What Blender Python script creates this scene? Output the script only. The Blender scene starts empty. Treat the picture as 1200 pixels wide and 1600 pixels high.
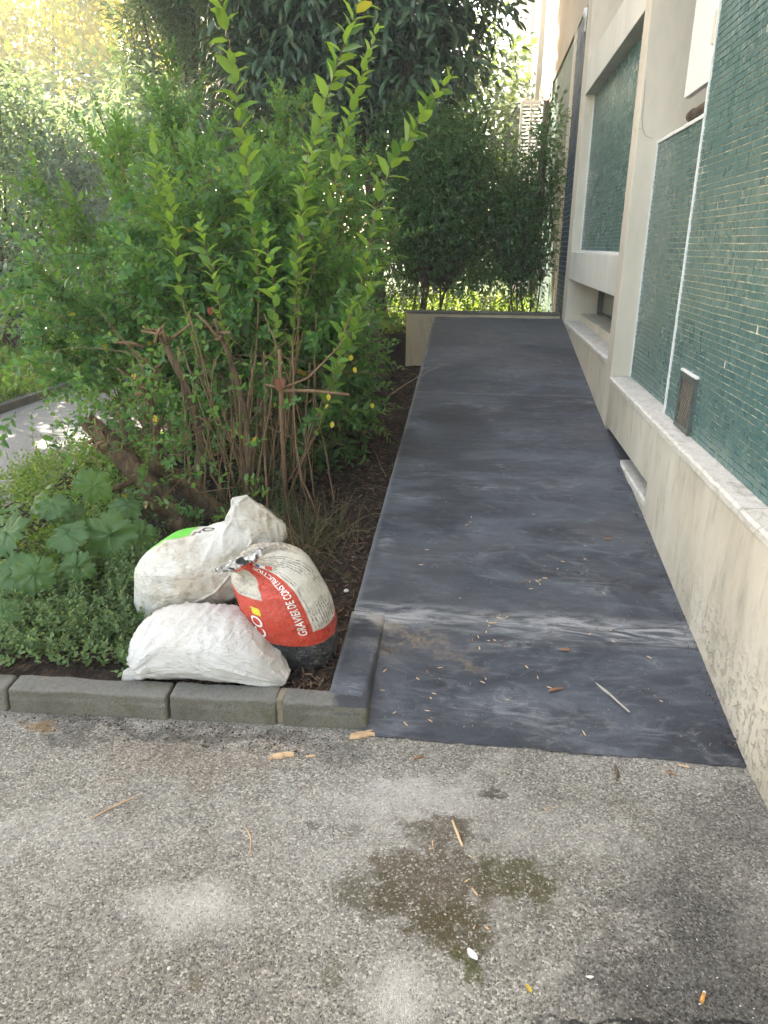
import bpy, bmesh, math, random
import numpy as np
from mathutils import Vector, Matrix, noise as mnoise
R = math.radians
SC = bpy.context.scene
COL = SC.collection

# ------------------------------------------------------------------ camera
cam_d = bpy.data.cameras.new('camera'); cam = bpy.data.objects.new('camera', cam_d); COL.objects.link(cam)
SC.camera = cam
cam_d.sensor_fit = 'VERTICAL'; cam_d.sensor_height = 36.0; cam_d.lens = 1155 / 1600 * 36
cam_d.clip_start = 0.05; cam_d.clip_end = 600
CAM = Vector((-0.888, 0, 1.5))
_p, _y, _ro = R(19.9), R(6.8), R(0.4)
_f = Vector((-math.sin(_y) * math.cos(_p), math.cos(_y) * math.cos(_p), -math.sin(_p)))
_r = Vector((math.cos(_y), math.sin(_y), 0)); _u = _r.cross(_f)
_r2 = _r * math.cos(_ro) + _u * math.sin(_ro); _u2 = _u * math.cos(_ro) - _r * math.sin(_ro)
M = Matrix.Identity(4)
for i in range(3):
    M[i][0] = _r2[i]; M[i][1] = _u2[i]; M[i][2] = -_f[i]; M[i][3] = CAM[i]
cam.matrix_world = M

# ------------------------------------------------------------------ sky and sun
SUN = Vector((-0.50, 0.62, 0.60)).normalized()
elev = math.asin(SUN.z); azim = math.atan2(SUN.x, SUN.y)
w = bpy.data.worlds.new('World'); SC.world = w; w.use_nodes = True
wn = w.node_tree; bg = wn.nodes['Background']
sky = wn.nodes.new('ShaderNodeTexSky'); sky.sky_type = 'NISHITA'; sky.sun_disc = False
sky.sun_elevation = elev; sky.sun_rotation = azim; sky.dust_density = 2.0; sky.air_density = 1.0
tint = wn.nodes.new('ShaderNodeMix'); tint.data_type = 'RGBA'; tint.blend_type = 'MULTIPLY'; tint.inputs[0].default_value = 1
tint.inputs[7].default_value = (1.20, 1.0, .77, 1)          # hazy late summer sky, warmer than clear air
wn.links.new(sky.outputs[0], tint.inputs[6]); wn.links.new(tint.outputs[2], bg.inputs[0]); bg.inputs[1].default_value = 0.15
sl = bpy.data.lights.new('sun', 'SUN'); sl.energy = 4.0; sl.angle = R(0.5); sl.color = (1.0, 0.93, 0.80)
so = bpy.data.objects.new('sun', sl); COL.objects.link(so)
so.rotation_euler = (-SUN).to_track_quat('-Z', 'Y').to_euler()
SC.view_settings.view_transform = 'Standard'; SC.view_settings.look = 'None'
SC.view_settings.exposure = 3.10; SC.view_settings.gamma = 1.0
SC.view_settings.use_curve_mapping = False
HAZE = 0.006
SC.cycles.volume_bounces = 0; SC.cycles.max_bounces = 8; SC.cycles.transparent_max_bounces = 8

# ------------------------------------------------------------------ object helpers
def tag(o, label=None, cat=None, group=None, kind=None):
    if label: o['label'] = label
    if cat: o['category'] = cat
    if group: o['group'] = group
    if kind: o['kind'] = kind
    return o
def empty(name, loc, label=None, cat=None, group=None):
    o = bpy.data.objects.new(name, None); COL.objects.link(o); o.location = loc
    o.empty_display_size = 0.1
    return tag(o, label, cat, group)
def link(name, me, mats, parent=None):
    o = bpy.data.objects.new(name, me); COL.objects.link(o)
    if not isinstance(mats, (list, tuple)): mats = [mats]
    for m in mats: me.materials.append(m)
    if parent is not None:
        o.parent = parent
        o.matrix_parent_inverse = Matrix.Translation(-Vector(parent.location)) if parent.parent is None else Matrix.Identity(4)
    return o
class MB:
    def __init__(s): s.v = []; s.f = []; s.m = []; s.sm = []
    def add(s, vs, fs, mi=0, smooth=False):
        b = len(s.v); s.v += [tuple(v) for v in vs]
        for f in fs:
            s.f.append(tuple(i + b for i in f)); s.m.append(mi); s.sm.append(smooth)
        return s
    def box(s, x0, x1, y0, y1, z0, z1, bev=0.0, mi=0, T=None):
        if bev <= 0:
            vs = [(x, y, z) for x in (x0, x1) for y in (y0, y1) for z in (z0, z1)]
            fs = [(0, 1, 3, 2), (4, 6, 7, 5), (0, 4, 5, 1), (2, 3, 7, 6), (0, 2, 6, 4), (1, 5, 7, 3)]
        else:
            bm = bmesh.new(); bmesh.ops.create_cube(bm, size=1)
            bmesh.ops.scale(bm, vec=(x1 - x0, y1 - y0, z1 - z0), verts=bm.verts)
            bmesh.ops.translate(bm, vec=((x0 + x1) / 2, (y0 + y1) / 2, (z0 + z1) / 2), verts=bm.verts)
            bmesh.ops.bevel(bm, geom=bm.edges[:], offset=bev, segments=2, affect='EDGES', profile=0.6)
            bm.verts.ensure_lookup_table()
            vs = [v.co.copy() for v in bm.verts]; fs = [[v.index for v in f.verts] for f in bm.faces]; bm.free()
        if T is not None: vs = [T @ Vector(v) for v in vs]
        return s.add(vs, fs, mi)
    def tube(s, pts, rads, n=6, mi=0, cap=True):
        pts = [Vector(p) for p in pts]
        if not hasattr(rads, '__len__'): rads = [rads] * len(pts)
        vs = []; up = Vector((0.13, 0.21, 0.97))
        for i, p in enumerate(pts):
            t = (pts[min(i + 1, len(pts) - 1)] - pts[max(i - 1, 0)])
            if t.length < 1e-9: t = Vector((0, 0, 1))
            t.normalize()
            if i == 0:
                a = t.cross(up);
                if a.length < 1e-3: a = t.cross(Vector((1, 0, 0)))
            else: a = a - t * a.dot(t)
            a.normalize(); b = t.cross(a)
            for k in range(n):
                an = 2 * math.pi * k / n
                vs.append(p + (a * math.cos(an) + b * math.sin(an)) * rads[i])
        fs = []
        for i in range(len(pts) - 1):
            for k in range(n):
                k2 = (k + 1) % n
                fs.append((i * n + k, i * n + k2, (i + 1) * n + k2, (i + 1) * n + k))
        s.add(vs, fs, mi, True)
        if cap:
            b0 = len(s.v) - len(vs)
            s.f.append(tuple(b0 + k for k in range(n))[::-1]); s.m.append(mi); s.sm.append(False)
            e = len(s.v) - n
            s.f.append(tuple(e + k for k in range(n))); s.m.append(mi); s.sm.append(False)
        return s
    def mesh(s, name):
        me = bpy.data.meshes.new(name); me.from_pydata(s.v, [], s.f)
        me.polygons.foreach_set('material_index', s.m); me.polygons.foreach_set('use_smooth', s.sm)
        me.update(); return me
    def build(s, name, mats, parent=None):
        return link(name, s.mesh(name), mats, parent)

# ------------------------------------------------------------------ material helpers
class G:
    def __init__(s, name):
        s.mat = bpy.data.materials.new(name); s.mat.use_nodes = True
        s.t = s.mat.node_tree; s.b = s.t.nodes['Principled BSDF']; s.out = s.t.nodes['Material Output']
        s._c = None
    def n(s, ty, **kw):
        nd = s.t.nodes.new(ty)
        for k, v in kw.items(): setattr(nd, k, v)
        return nd
    def put(s, sock, v):
        if v is None: return
        if hasattr(v, 'is_output') or hasattr(v, 'links'): s.t.links.new(v, sock)
        else:
            if isinstance(v, (tuple, list)) and len(v) == 3 and sock.type == 'RGBA': v = (*v, 1)
            sock.default_value = v
    def co(s, which='Object'):
        if s._c is None: s._c = s.n('ShaderNodeTexCoord')
        return s._c.outputs[which]
    def mapv(s, vec, scale=(1, 1, 1), loc=(0, 0, 0), rot=(0, 0, 0)):
        m = s.n('ShaderNodeMapping'); s.put(m.inputs[0], vec)
        m.inputs[1].default_value = loc; m.inputs[2].default_value = rot; m.inputs[3].default_value = scale
        return m.outputs[0]
    def noise(s, scale, detail=4, rough=0.55, vec=None, dist=0.0, col=False):
        m = s.n('ShaderNodeTexNoise'); s.put(m.inputs['Vector'], vec if vec is not None else s.co())
        m.inputs['Scale'].default_value = scale; m.inputs['Detail'].default_value = detail
        m.inputs['Roughness'].default_value = rough; m.inputs['Distortion'].default_value = dist
        return m.outputs[1 if col else 0]
    def vor(s, scale, vec=None, out='Distance', feature='F1', rnd=1.0):
        m = s.n('ShaderNodeTexVoronoi', feature=feature); s.put(m.inputs['Vector'], vec if vec is not None else s.co())
        m.inputs['Scale'].default_value = scale; m.inputs['Randomness'].default_value = rnd
        return m.outputs[out]
    def m(s, op, a, b=None, c=None, clamp=False):
        m = s.n('ShaderNodeMath', operation=op, use_clamp=clamp)
        s.put(m.inputs[0], a); s.put(m.inputs[1], b)
        if c is not None: s.put(m.inputs[2], c)
        return m.outputs[0]
    def vm(s, op, a, b=None, out=0):
        m = s.n('ShaderNodeVectorMath', operation=op); s.put(m.inputs[0], a); s.put(m.inputs[1], b)
        return m.outputs[out]
    def rng(s, v, a, b, c=0.0, d=1.0, smooth=True):
        m = s.n('ShaderNodeMapRange'); m.interpolation_type = 'SMOOTHSTEP' if smooth else 'LINEAR'
        s.put(m.inputs[0], v); m.inputs[1].default_value = a; m.inputs[2].default_value = b
        m.inputs[3].default_value = c; m.inputs[4].default_value = d; return m.outputs[0]
    def mix(s, f, a, b, mode='MIX'):
        m = s.n('ShaderNodeMix', data_type='RGBA', blend_type=mode); s.put(m.inputs[0], f)
        s.put(m.inputs[6], a); s.put(m.inputs[7], b); return m.outputs[2]
    def ramp(s, f, stops):
        m = s.n('ShaderNodeValToRGB'); s.put(m.inputs[0], f); el = m.color_ramp.elements
        while len(el) < len(stops): el.new(0.5)
        for e, (p, c) in zip(el, stops): e.position = p; e.color = (*c, 1) if len(c) == 3 else c
        return m.outputs[0]
    def sep(s, v):
        m = s.n('ShaderNodeSeparateXYZ'); s.put(m.inputs[0], v); return m.outputs
    def comb(s, x, y, z):
        m = s.n('ShaderNodeCombineXYZ'); s.put(m.inputs[0], x); s.put(m.inputs[1], y); s.put(m.inputs[2], z); return m.outputs[0]
    def bump(s, h, strength=0.5, dist=0.01, nrm=None):
        m = s.n('ShaderNodeBump'); m.inputs['Strength'].default_value = strength
        m.inputs['Distance'].default_value = dist; s.put(m.inputs['Height'], h); s.put(m.inputs['Normal'], nrm)
        return m.outputs[0]
    def blob(s, c, r, amp=0.6, nscale=12.0, soft=0.35, ratio=1.0, rot=0.0, vec=None):
        """ragged stain mask on the xy plane"""
        v = vec if vec is not None else s.co()
        nz = s.noise(nscale, 4, 0.6, v, col=True)
        d = s.vm('SUBTRACT', nz, (0.5, 0.5, 0.5)); d = s.vm('SCALE', d); d.node.inputs[3].default_value = amp * r * 2
        q = s.vm('ADD', v, d); q = s.vm('SUBTRACT', q, (c[0], c[1], 0)); q = s.vm('MULTIPLY', q, (1, 1, 0))
        q = s.mapv(q, (1 / r, 1 / (r * ratio), 1), rot=(0, 0, 0)) if rot == 0 else s.mapv(s.mapv(q, rot=(0, 0, -rot)), (1 / r, 1 / (r * ratio), 1))
        ln = s.vm('LENGTH', q, out=1)
        return s.rng(ln, 1.0, 1.0 - soft)
    def done(s, color=None, rough=None, nrm=None, spec=None, **kw):
        s.put(s.b.inputs['Base Color'], color); s.put(s.b.inputs['Roughness'], rough)
        s.put(s.b.inputs['Normal'], nrm); s.put(s.b.inputs['Specular IOR Level'], spec)
        for k, v in kw.items(): s.put(s.b.inputs[k], v)
        return s.mat

# asphalt ----------------------------------------------------------------------------------
def mat_asphalt():
    g = G('asphalt_ground'); c = g.co()
    cc = g.sep(g.vor(190, out='Color'))
    e = g.vor(190, feature='DISTANCE_TO_EDGE')
    big = g.noise(1.6, 5, 0.6); mid = g.noise(9, 5, 0.65); fine = g.noise(260, 3, 0.7)
    base = g.ramp(cc[0], [(0, (.12, .11, .095)), (.32, (.25, .235, .205)), (.80, (.43, .405, .35)), (1, (.72, .68, .60))])
    base = g.mix(g.rng(e, 0.0, 0.09, 0.42, 0), base, (.12, .113, .102))
    pit = g.rng(g.vor(85, out='Distance'), 0.14, 0.26, 1, 0)
    base = g.mix(g.m('MULTIPLY', pit, 0.85), base, (.05, .046, .040))
    base = g.mix(g.rng(fine, .35, .75, 0, .45), base, (.46, .435, .385))
    base = g.mix(g.rng(big, .40, .65, 0, .7), base, g.mix(1.0, base, (.74, .72, .69), 'MULTIPLY'))
    base = g.mix(g.rng(g.noise(7, 7, .75, None, .8), .50, .70, 0, .38), base, (.56, .53, .47))
    base = g.mix(g.rng(g.noise(30, 4, .7), .55, .68, 0, .4), base, (.12, .11, .095))
    base = g.mix(g.rng(mid, .52, .75, 0, .4), base, (.46, .44, .40))
    # pale dusty areas
    for (x, y, r, ra, a) in [(-1.50, 1.28, .22, .6, .95), (-1.0, 1.72, .42, .32, .75), (-.98, 1.12, .12, 1.2, .7), (-1.9, 1.45, .4, .5, .35), (-1.1, 1.55, .55, .5, .30), (-1.10, 1.77, .07, .6, .8), (-.98, 1.12, .10, 1, .5), (-.55, 1.62, .3, .5, .3)]:
        base = g.mix(g.m('MULTIPLY', g.blob((x, y), r, .5, 7, .9, ra), a), base, g.mix(.65, base, (.66, .63, .58)))
    # darker damp sealed asphalt to the right, painted shade along the kerb foot
    for (x, y, r, ra, a) in [(-.30, 1.12, .50, .9, .9), (-.1, 1.75, .28, .9, .55), (-.28, 1.45, .34, .8, .45), (-2.0, 1.93, .5, .16, .6), (-1.6, 1.95, .4, .14, .6), (-1.24, 1.90, .16, .5, .45)]:
        base = g.mix(g.m('MULTIPLY', g.blob((x, y), r, .6, 6, .8, ra), a), base, g.mix(1.0, base, (.30, .31, .32), 'MULTIPLY'))
    # brownish tint near kerb
    base = g.mix(g.m('MULTIPLY', g.blob((-1.75, 1.8), .6, .6, 5, .8, .3), .35), base, g.mix(1.0, base, (.9, .74, .62), 'MULTIPLY'))
    base = g.mix(g.m('MULTIPLY', g.blob((-2.25, 1.90), .09, .6, 15, .8, .5), .7), base, (.28, .17, .07))
    # moss stains
    grain = g.m('MULTIPLY', g.rng(fine, .25, .6, .55, 1), g.rng(cc[0], .75, 1, 1, .4))
    for (x, y, r, ra, a, colr) in [(-.775, 1.77, .052, .5, .85, (.055, .05, .035)), (-.92, 1.61, .125, .55, .9, (.105, .080, .048)),
                                   (-.93, 1.42, .20, .80, .95, (.100, .077, .042)), (-1.08, 1.38, .11, .75, .85, (.095, .08, .045)), (-.72, 1.46, .13, .66, .95, (.085, .075, .024)),
                                   (-.88, 1.30, .12, .8, .9, (.085, .07, .03)), (-.825, 1.20, .028, 1.7, .95, (.07, .075, .012)), (-.86, 1.235, .03, .9, .9, (.08, .078, .02)),
                                   (-1.27, 1.58, .03, .8, .6, (.07, .065, .045)), (-1.17, 1.57, .06, .35, .45, (.08, .07, .05)), (-1.13, 1.15, .03, 1.6, .4, (.10, .09, .03)), (-1.42, 1.1, .03, 1, .4, (.12, .1, .03))]:
        mk = g.m('MULTIPLY', g.blob((x, y), r, .85, 16, .45, ra), g.rng(g.noise(38, 5, .7), .30, .50, .25, 1))
        base = g.mix(g.m('MULTIPLY', g.m('MULTIPLY', mk, grain), a * .94), base, colr)
    h = g.m('ADD', g.m('MULTIPLY', e, 1.1), g.m('MULTIPLY', fine, .5)); h = g.m('SUBTRACT', h, g.m('MULTIPLY', pit, .6))
    # crack low right
    s = g.sep(c); wob = g.noise(10, 4, .6)
    ln = g.m('ABSOLUTE', g.m('SUBTRACT', g.m('SUBTRACT', s[1], g.m('MULTIPLY', s[0], .10)), g.m('ADD', 1.11, g.m('MULTIPLY', wob, .12))))
    cr = g.m('MULTIPLY', g.rng(ln, .003, .009, 1, 0), g.rng(s[0], -.78, -.6))
    base = g.mix(g.m('MULTIPLY', cr, .85), base, (.02, .02, .02))
    return g.done(base, .9, g.bump(h, 1.0, .008), .25)
M_asph = mat_asphalt()

def mat_path():
    g = G('path_asphalt'); cc = g.sep(g.vor(120, out='Color'))
    base = g.ramp(cc[0], [(0, (.20, .19, .18)), (1, (.42, .40, .37))])
    base = g.mix(g.rng(g.noise(2), .3, .7, 0, .5), base, (.27, .26, .26))
    return g.done(base, .85, g.bump(g.noise(200), .5, .004))
M_path = mat_path()

def mat_ramp():
    g = G('ramp_cement'); c = g.co()
    st = g.mapv(c, (1.0, 1.9, 1.0)); st2 = g.mapv(c, (1.4, 4, 1), (0, 0, 0), (0, 0, -.06))
    a = g.noise(1.5, 7, .66, st, 1.4); b = g.noise(2.6, 5, .6, st2, 2.2); f = g.noise(340, 3, .7)
    base = g.ramp(a, [(.32, (.017, .020, .028)), (.46, (.035, .041, .053)), (.62, (.077, .085, .102))])
    streak = g.rng(b, .50, .70); base = g.mix(g.m('MULTIPLY', streak, .55), base, (.120, .126, .142))
    arc = g.noise(5, 6, .7, g.mapv(c, (1, 1.5, 1), (4, 2, 0), (0, 0, .12)), 2.0); base = g.mix(g.rng(arc, .57, .70, 0, .55), base, (.17, .175, .19)); base = g.mix(g.rng(arc, .42, .32, 0, .5), base, (.015, .018, .024))
    # white smears by zones
    s = g.sep(c)
    w1 = g.m('SUBTRACT', s[1], g.m('ADD', 2.60, g.m('MULTIPLY', g.noise(3, 3, .5), .10)))
    band = g.m('MULTIPLY', g.rng(g.m('ABSOLUTE', w1), .13, .02), g.rng(g.noise(4, 5, .65, g.mapv(c, (1, 4, 1)), 1.5), .38, .66))
    base = g.mix(g.m('MULTIPLY', band, .85), base, (.34, .34, .34))
    for (x, y, r, ra, al) in [(-.45, 2.68, .22, .4, .55), (-1.05, 2.70, .2, .22, .5), (-.62, 2.55, .3, .16, .4), (-1.2, 3.75, .2, .5, .4), (-.85, 3.95, .28, .35, .42), (-.35, 4.0, .3, .3, .3), (-.7, 5.25, .6, .18, .35), (-.35, 3.0, .2, .8, .25), (-1.26, 3.2, .07, 3.5, .35), (-1.24, 2.12, .07, .9, .5), (-.7, 2.1, .55, .22, .35), (-.7, 7.3, .6, .4, .35), (-.6, 6.2, .6, .4, .22)]:
        mk = g.m('MULTIPLY', g.blob((x, y), r, .7, 5, .95, ra), g.rng(g.noise(7, 6, .7, g.mapv(c, (1, 3.5, 1)), 2.5), .40, .70))
        base = g.mix(g.m('MULTIPLY', mk, al * 1.3), base, (.30, .30, .30))
    # crease shadow line painted dark into the cement colour
    base = g.mix(g.rng(g.m('ABSOLUTE', g.m('SUBTRACT', s[1], g.m('ADD', 2.53, g.m('MULTIPLY', g.noise(2), .05)))), .012, .003, 0, .35), base, (.02, .021, .027))
    base = g.mix(g.rng(g.m('ABSOLUTE', g.m('SUBTRACT', s[1], g.m('ADD', 5.55, g.m('MULTIPLY', g.noise(2), .10)))), .02, .003, 0, .5), base, (.13, .135, .15))
    # tan dirt wash running from the left edge
    for (x, y, r, ra, ro, al) in [(-1.2, 2.60, .13, .45, -.5, .5), (-1.03, 2.50, .24, .24, -.42, .60), (-.86, 2.38, .11, .25, -.6, .45), (-1.17, 2.43, .13, .7, 0, .30)]:
        mk = g.blob((x, y), r, .8, 14, .95, ra, ro)
        base = g.mix(g.m('MULTIPLY', g.m('MULTIPLY', mk, g.rng(g.noise(60, 4, .7), .25, .6)), al), base, (.24, .18, .115))
    base = g.mix(g.rng(g.noise(120, 2), .70, .76, 0, .5), base, (.25, .24, .23))
    base = g.mix(g.rng(s[0], -1.30, -1.335, 0, .6), base, (.22, .22, .21))
    base = g.mix(g.rng(f, .42, .72, 0, .45), base, g.mix(1.0, base, (2.3, 2.3, 2.2), 'MULTIPLY'))
    base = g.mix(g.rng(f, .45, .30, 0, .4), base, (.008, .009, .011))
    base = g.mix(g.m('MULTIPLY', g.rng(s[1], 5.6, 7.6), .5), base, (.115, .110, .100))
    pat = g.noise(.9, 3, .5, g.mapv(c, (1, 1.6, 1), (3, 1, 0)), .8); base = g.mix(g.rng(pat, .50, .68, 0, .55), base, (.078, .080, .086)); base = g.mix(g.rng(pat, .46, .32, 0, .55), base, (.014, .016, .021))
    h = g.m('ADD', g.m('MULTIPLY', g.noise(6, 4, .5, g.mapv(c, (1, 2.5, 1))), 1.0), g.m('MULTIPLY', f, .12))
    h = g.m('ADD', h, g.m('MULTIPLY', g.noise(60, 4, .6), .10))
    return g.done(base, g.rng(a, .3, .7, .52, .72), g.bump(h, .55, .02), .30)
M_ramp = mat_ramp()

def mat_concrete(name, c1, c2, stain=.5, sc=1.0, bmp=.4, streaky=True):
    g = G(name); c = g.co()
    v = g.mapv(c, (1, 1, .35)) if streaky else c
    a = g.noise(2.2 * sc, 6, .62, v); b = g.noise(16 * sc, 5, .65, v); f = g.noise(180, 3, .6)
    base = g.mix(g.rng(a, .3, .7), c1, c2)
    base = g.mix(g.rng(b, .45, .75, 0, stain), base, tuple(x * .55 for x in c2))
    base = g.mix(g.rng(f, .6, .8, 0, .25), base, tuple(min(1, x * 1.3) for x in c1))
    h = g.m('ADD', g.m('MULTIPLY', b, .5), g.m('MULTIPLY', f, .5))
    return g.done(base, .85, g.bump(h, bmp, .004), .3)
M_conc = mat_concrete('painted_concrete', (.68, .60, .49), (.56, .50, .41), .15)
M_beam = mat_concrete('beam_concrete', (.72, .68, .61), (.60, .57, .51), .15)
M_beige = mat_concrete('beige_render', (.60, .50, .38), (.48, .40, .31), .2)
def mat_plinth():
    g = G('plinth_render'); c = g.co(); s = g.sep(c)
    v = g.mapv(c, (1, 1, .28))
    a = g.noise(3, 7, .66, v); b = g.noise(14, 6, .7, v); f = g.noise(120, 4, .65)
    base = g.ramp(a, [(.25, (.34, .30, .24)), (.5, (.53, .475, .385)), (.75, (.63, .58, .49))])
    base = g.mix(g.rng(b, .5, .72, 0, .5), base, (.24, .22, .18))
    base = g.mix(g.rng(g.noise(5, 4, .6), .55, .72, 0, .6), base, (.56, .50, .40))
    # flaked plaster low down by the ground
    fl = g.m('MULTIPLY', g.rng(g.noise(26, 4, .6, g.mapv(c, (1, 1, 1))), .53, .60), g.m('MULTIPLY', g.rng(s[2], .42, .1), g.rng(s[1], 3.1, 2.4)))
    fl2 = g.m('MULTIPLY', g.rng(g.noise(45, 4, .6), .60, .66), g.rng(s[2], .45, .15))
    fl = g.m('MAXIMUM', fl, g.m('MULTIPLY', fl2, .6))
    base = g.mix(g.m('MULTIPLY', fl, .35), base, (.30, .26, .20))
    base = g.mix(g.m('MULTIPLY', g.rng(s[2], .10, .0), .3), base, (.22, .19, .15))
    h = g.m('SUBTRACT', g.m('MULTIPLY', f, .35), g.m('MULTIPLY', fl, 1.2)); h = g.m('ADD', h, g.m('MULTIPLY', b, .4))
    return g.done(base, .88, g.bump(h, .9, .006), .25)
M_plinth = mat_plinth()
def mat_marble():
    g = G('worn_marble'); c = g.co()
    a = g.noise(14, 7, .7, g.mapv(c, (1, .6, 1)), 1.5); f = g.noise(110, 4, .7)
    base = g.ramp(a, [(.3, (.34, .31, .27)), (.46, (.58, .54, .48)), (.7, (.70, .66, .60))])
    base = g.mix(g.rng(f, .45, .7, 0, .5), base, (.30, .27, .23))
    return g.done(base, .75, g.bump(g.m('ADD', f, g.m('MULTIPLY', a, .6)), .6, .004), .4)
M_marble = mat_marble()
def mat_kerb():
    g = G('kerb_concrete'); c = g.co(); s = g.sep(g.n('ShaderNodeNewGeometry').outputs['Position'])
    a = g.noise(5, 6, .65); f = g.noise(150, 4, .75); vv = g.vor(130, out='Distance')
    base = g.mix(g.rng(a, .3, .7), (.115, .106, .085), (.185, .174, .145))
    base = g.mix(g.rng(f, .45, .7, 0, .6), base, (.045, .04, .03))
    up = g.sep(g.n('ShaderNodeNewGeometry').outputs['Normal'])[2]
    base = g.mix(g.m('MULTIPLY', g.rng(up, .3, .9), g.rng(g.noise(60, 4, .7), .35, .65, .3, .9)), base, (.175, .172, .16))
    base = g.mix(g.rng(g.noise(9, 4), .58, .7, 0, .5), base, (.085, .085, .045))
    # dark cement wash over the end stone, next to the ramp
    sm = g.m('MULTIPLY', g.rng(g.m('ADD', s[0], g.m('MULTIPLY', g.noise(18, 4), .10)), -1.26, -1.22), g.rng(up, .1, .8))
    base = g.mix(g.m('MULTIPLY', sm, .85), base, (.035, .04, .052))
    return g.done(base, .95, g.bump(g.m('ADD', f, g.m('MULTIPLY', vv, -.5)), .9, .004), .2)
M_kerb = mat_kerb()
def simple(name, col, rough=.6, spec=.4, nz=0, metallic=0.0, var=.25):
    g = G(name)
    a = g.noise(30, 5, .6)
    base = g.mix(g.rng(a, .3, .7), tuple(x * (1 - var) for x in col), tuple(min(1, x * (1 + var * .5)) for x in col))
    return g.done(base, rough, g.bump(g.noise(nz or 120, 4), .25, .002), spec, Metallic=metallic)
M_white = simple('white_paint', (.78, .77, .74), .55, var=.10)
M_iron = simple('cast_iron', (.085, .10, .09), .55)
M_dark = simple('dark_void', (.015, .015, .016), .9)
M_pipe = simple('dark_pipe', (.10, .07, .05), .5)
M_grout = simple('cream_grout', (.66, .60, .47), .85, var=.35)
M_metalw = simple('grey_window_frame', (.10, .10, .10), .5)
def mat_glass():
    g = G('dusty_window_pane'); a = g.noise(6, 5, .6)
    return g.done(g.mix(a, (.10, .105, .10), (.16, .16, .15)), .12, None, .6)
M_glass = mat_glass()
def mat_tile(name, cols, rough=.22):
    g = G(name); geo = g.n('ShaderNodeNewGeometry'); r = geo.outputs['Random Per Island']
    base = g.ramp(r, [(i / (len(cols) - 1), c) for i, c in enumerate(cols)])
    zn = g.noise(1.8, 4, .6)
    base = g.mix(g.rng(zn, .35, .7, 0, .5), base, g.mix(1.0, base, (.75, .95, 1.0), 'MULTIPLY'))
    st = g.noise(160, 3, .6, g.mapv(g.co(), (1, 1, .12)))
    base = g.mix(g.rng(st, .45, .7, 0, .22), base, (.10, .16, .15))
    return g.done(base, g.rng(g.noise(5, 4), .3, .7, rough, rough + .16), g.bump(g.noise(70, 3), .12, .003), .5)
M_tile = mat_tile('green_glass_mosaic', [(.080, .150, .138), (.095, .172, .155), (.072, .138, .134), (.112, .185, .162), (.082, .152, .150), (.100, .165, .140)])
M_tileb = mat_tile('blue_glass_mosaic', [(.010, .03, .055), (.018, .045, .075), (.010, .034, .06), (.025, .055, .085)], .55)
M_tilef = mat_tile('aged_green_mosaic', [(.10, .15, .12), (.13, .18, .14), (.09, .14, .115)], .5)
# ------------------------------------------------------------------ ground, ramp
def sheet(name, x0, x1, y0, y1, z, nx, ny, mat, hf=None, parent=None, kind='structure', smooth=True):
    xs = np.linspace(x0, x1, nx + 1); ys = np.linspace(y0, y1, ny + 1)
    vs = [(x, y, (z + (hf(x, y) if hf else 0))) for y in ys for x in xs]
    fs = [(j * (nx + 1) + i, j * (nx + 1) + i + 1, (j + 1) * (nx + 1) + i + 1, (j + 1) * (nx + 1) + i) for j in range(ny) for i in range(nx)]
    mb = MB().add(vs, fs, 0, smooth); o = mb.build(name, mat, parent)
    if kind and parent is None: o['kind'] = kind
    return o
def nz(x, y, s=1.0, z=0.0): return mnoise.noise(Vector((x * s, y * s, z)))
sheet('ground', -90, 90, -60, 130, 0, 40, 40, M_asph)

def soil_h(x, y):
    """garden level behind the kerb"""
    h = .065 + .030 * max(0, y - 2.2)
    h = min(h, .36)
    h += .012 * nz(x, y, 7) + .02 * nz(x, y, 2, 3)
    if x < -3.3:                                            # falls to the path on the left
        t = min(1, (-3.3 - x) / .5); h = h * (1 - t) + (-.05) * t
    if y > 8.0 and x > -3: h += min(1, (y - 8.0) / 1.2) * .12
    return h
def mat_soil():
    g = G('bark_mulch_soil'); c = g.co()
    v = g.vor(60, out='Color', vec=g.mapv(c, (1, .45, 1), rot=(0, 0, .6))); s = g.sep(v)
    base = g.ramp(s[0], [(0, (.012, .009, .007)), (.6, (.035, .024, .017)), (1, (.085, .058, .038))])
    base = g.mix(g.rng(g.noise(12, 4), .4, .7, 0, .6), base, (.018, .014, .011))
    return g.done(base, .95, g.bump(g.m('ADD', s[1], g.noise(80, 4)), .9, .012), .15)
M_soil = mat_soil()
sheet('soil', -3.9, -1.30, 2.03, 12.0, 0, 60, 160, M_soil, soil_h)
def mat_lawn():
    g = G('lawn_earth')
    return g.done(g.mix(g.noise(8, 5), (.035, .06, .012), (.07, .11, .02)), .95)
M_lawn = mat_lawn()
def lawn_h(x, y): return .06 + .03 * nz(x, y, .8) + (.03 * max(0, y - 9) if y > 9 else 0)
sheet('lawn', -40, -5.25, 3.0, 40, 0, 40, 40, M_lawn, lawn_h)
sheet('garden_ground', -5.25, -.02, 12.0, 40, .0, 30, 30, M_lawn, lambda x, y: .42 + .05 * nz(x, y, .8))
sheet('bed_beyond_ramp', -2.0, 0.0, 8.25, 12.0, .0, 20, 30, M_soil, lambda x, y: .56 - .03 * (y - 8.2) + .02 * nz(x, y, 3))
sheet('path', -5.22, -3.62, 1.9, 30, .008, 8, 60, M_path, lambda x, y: .0 + (.02 * max(0, y - 9)))

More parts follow.
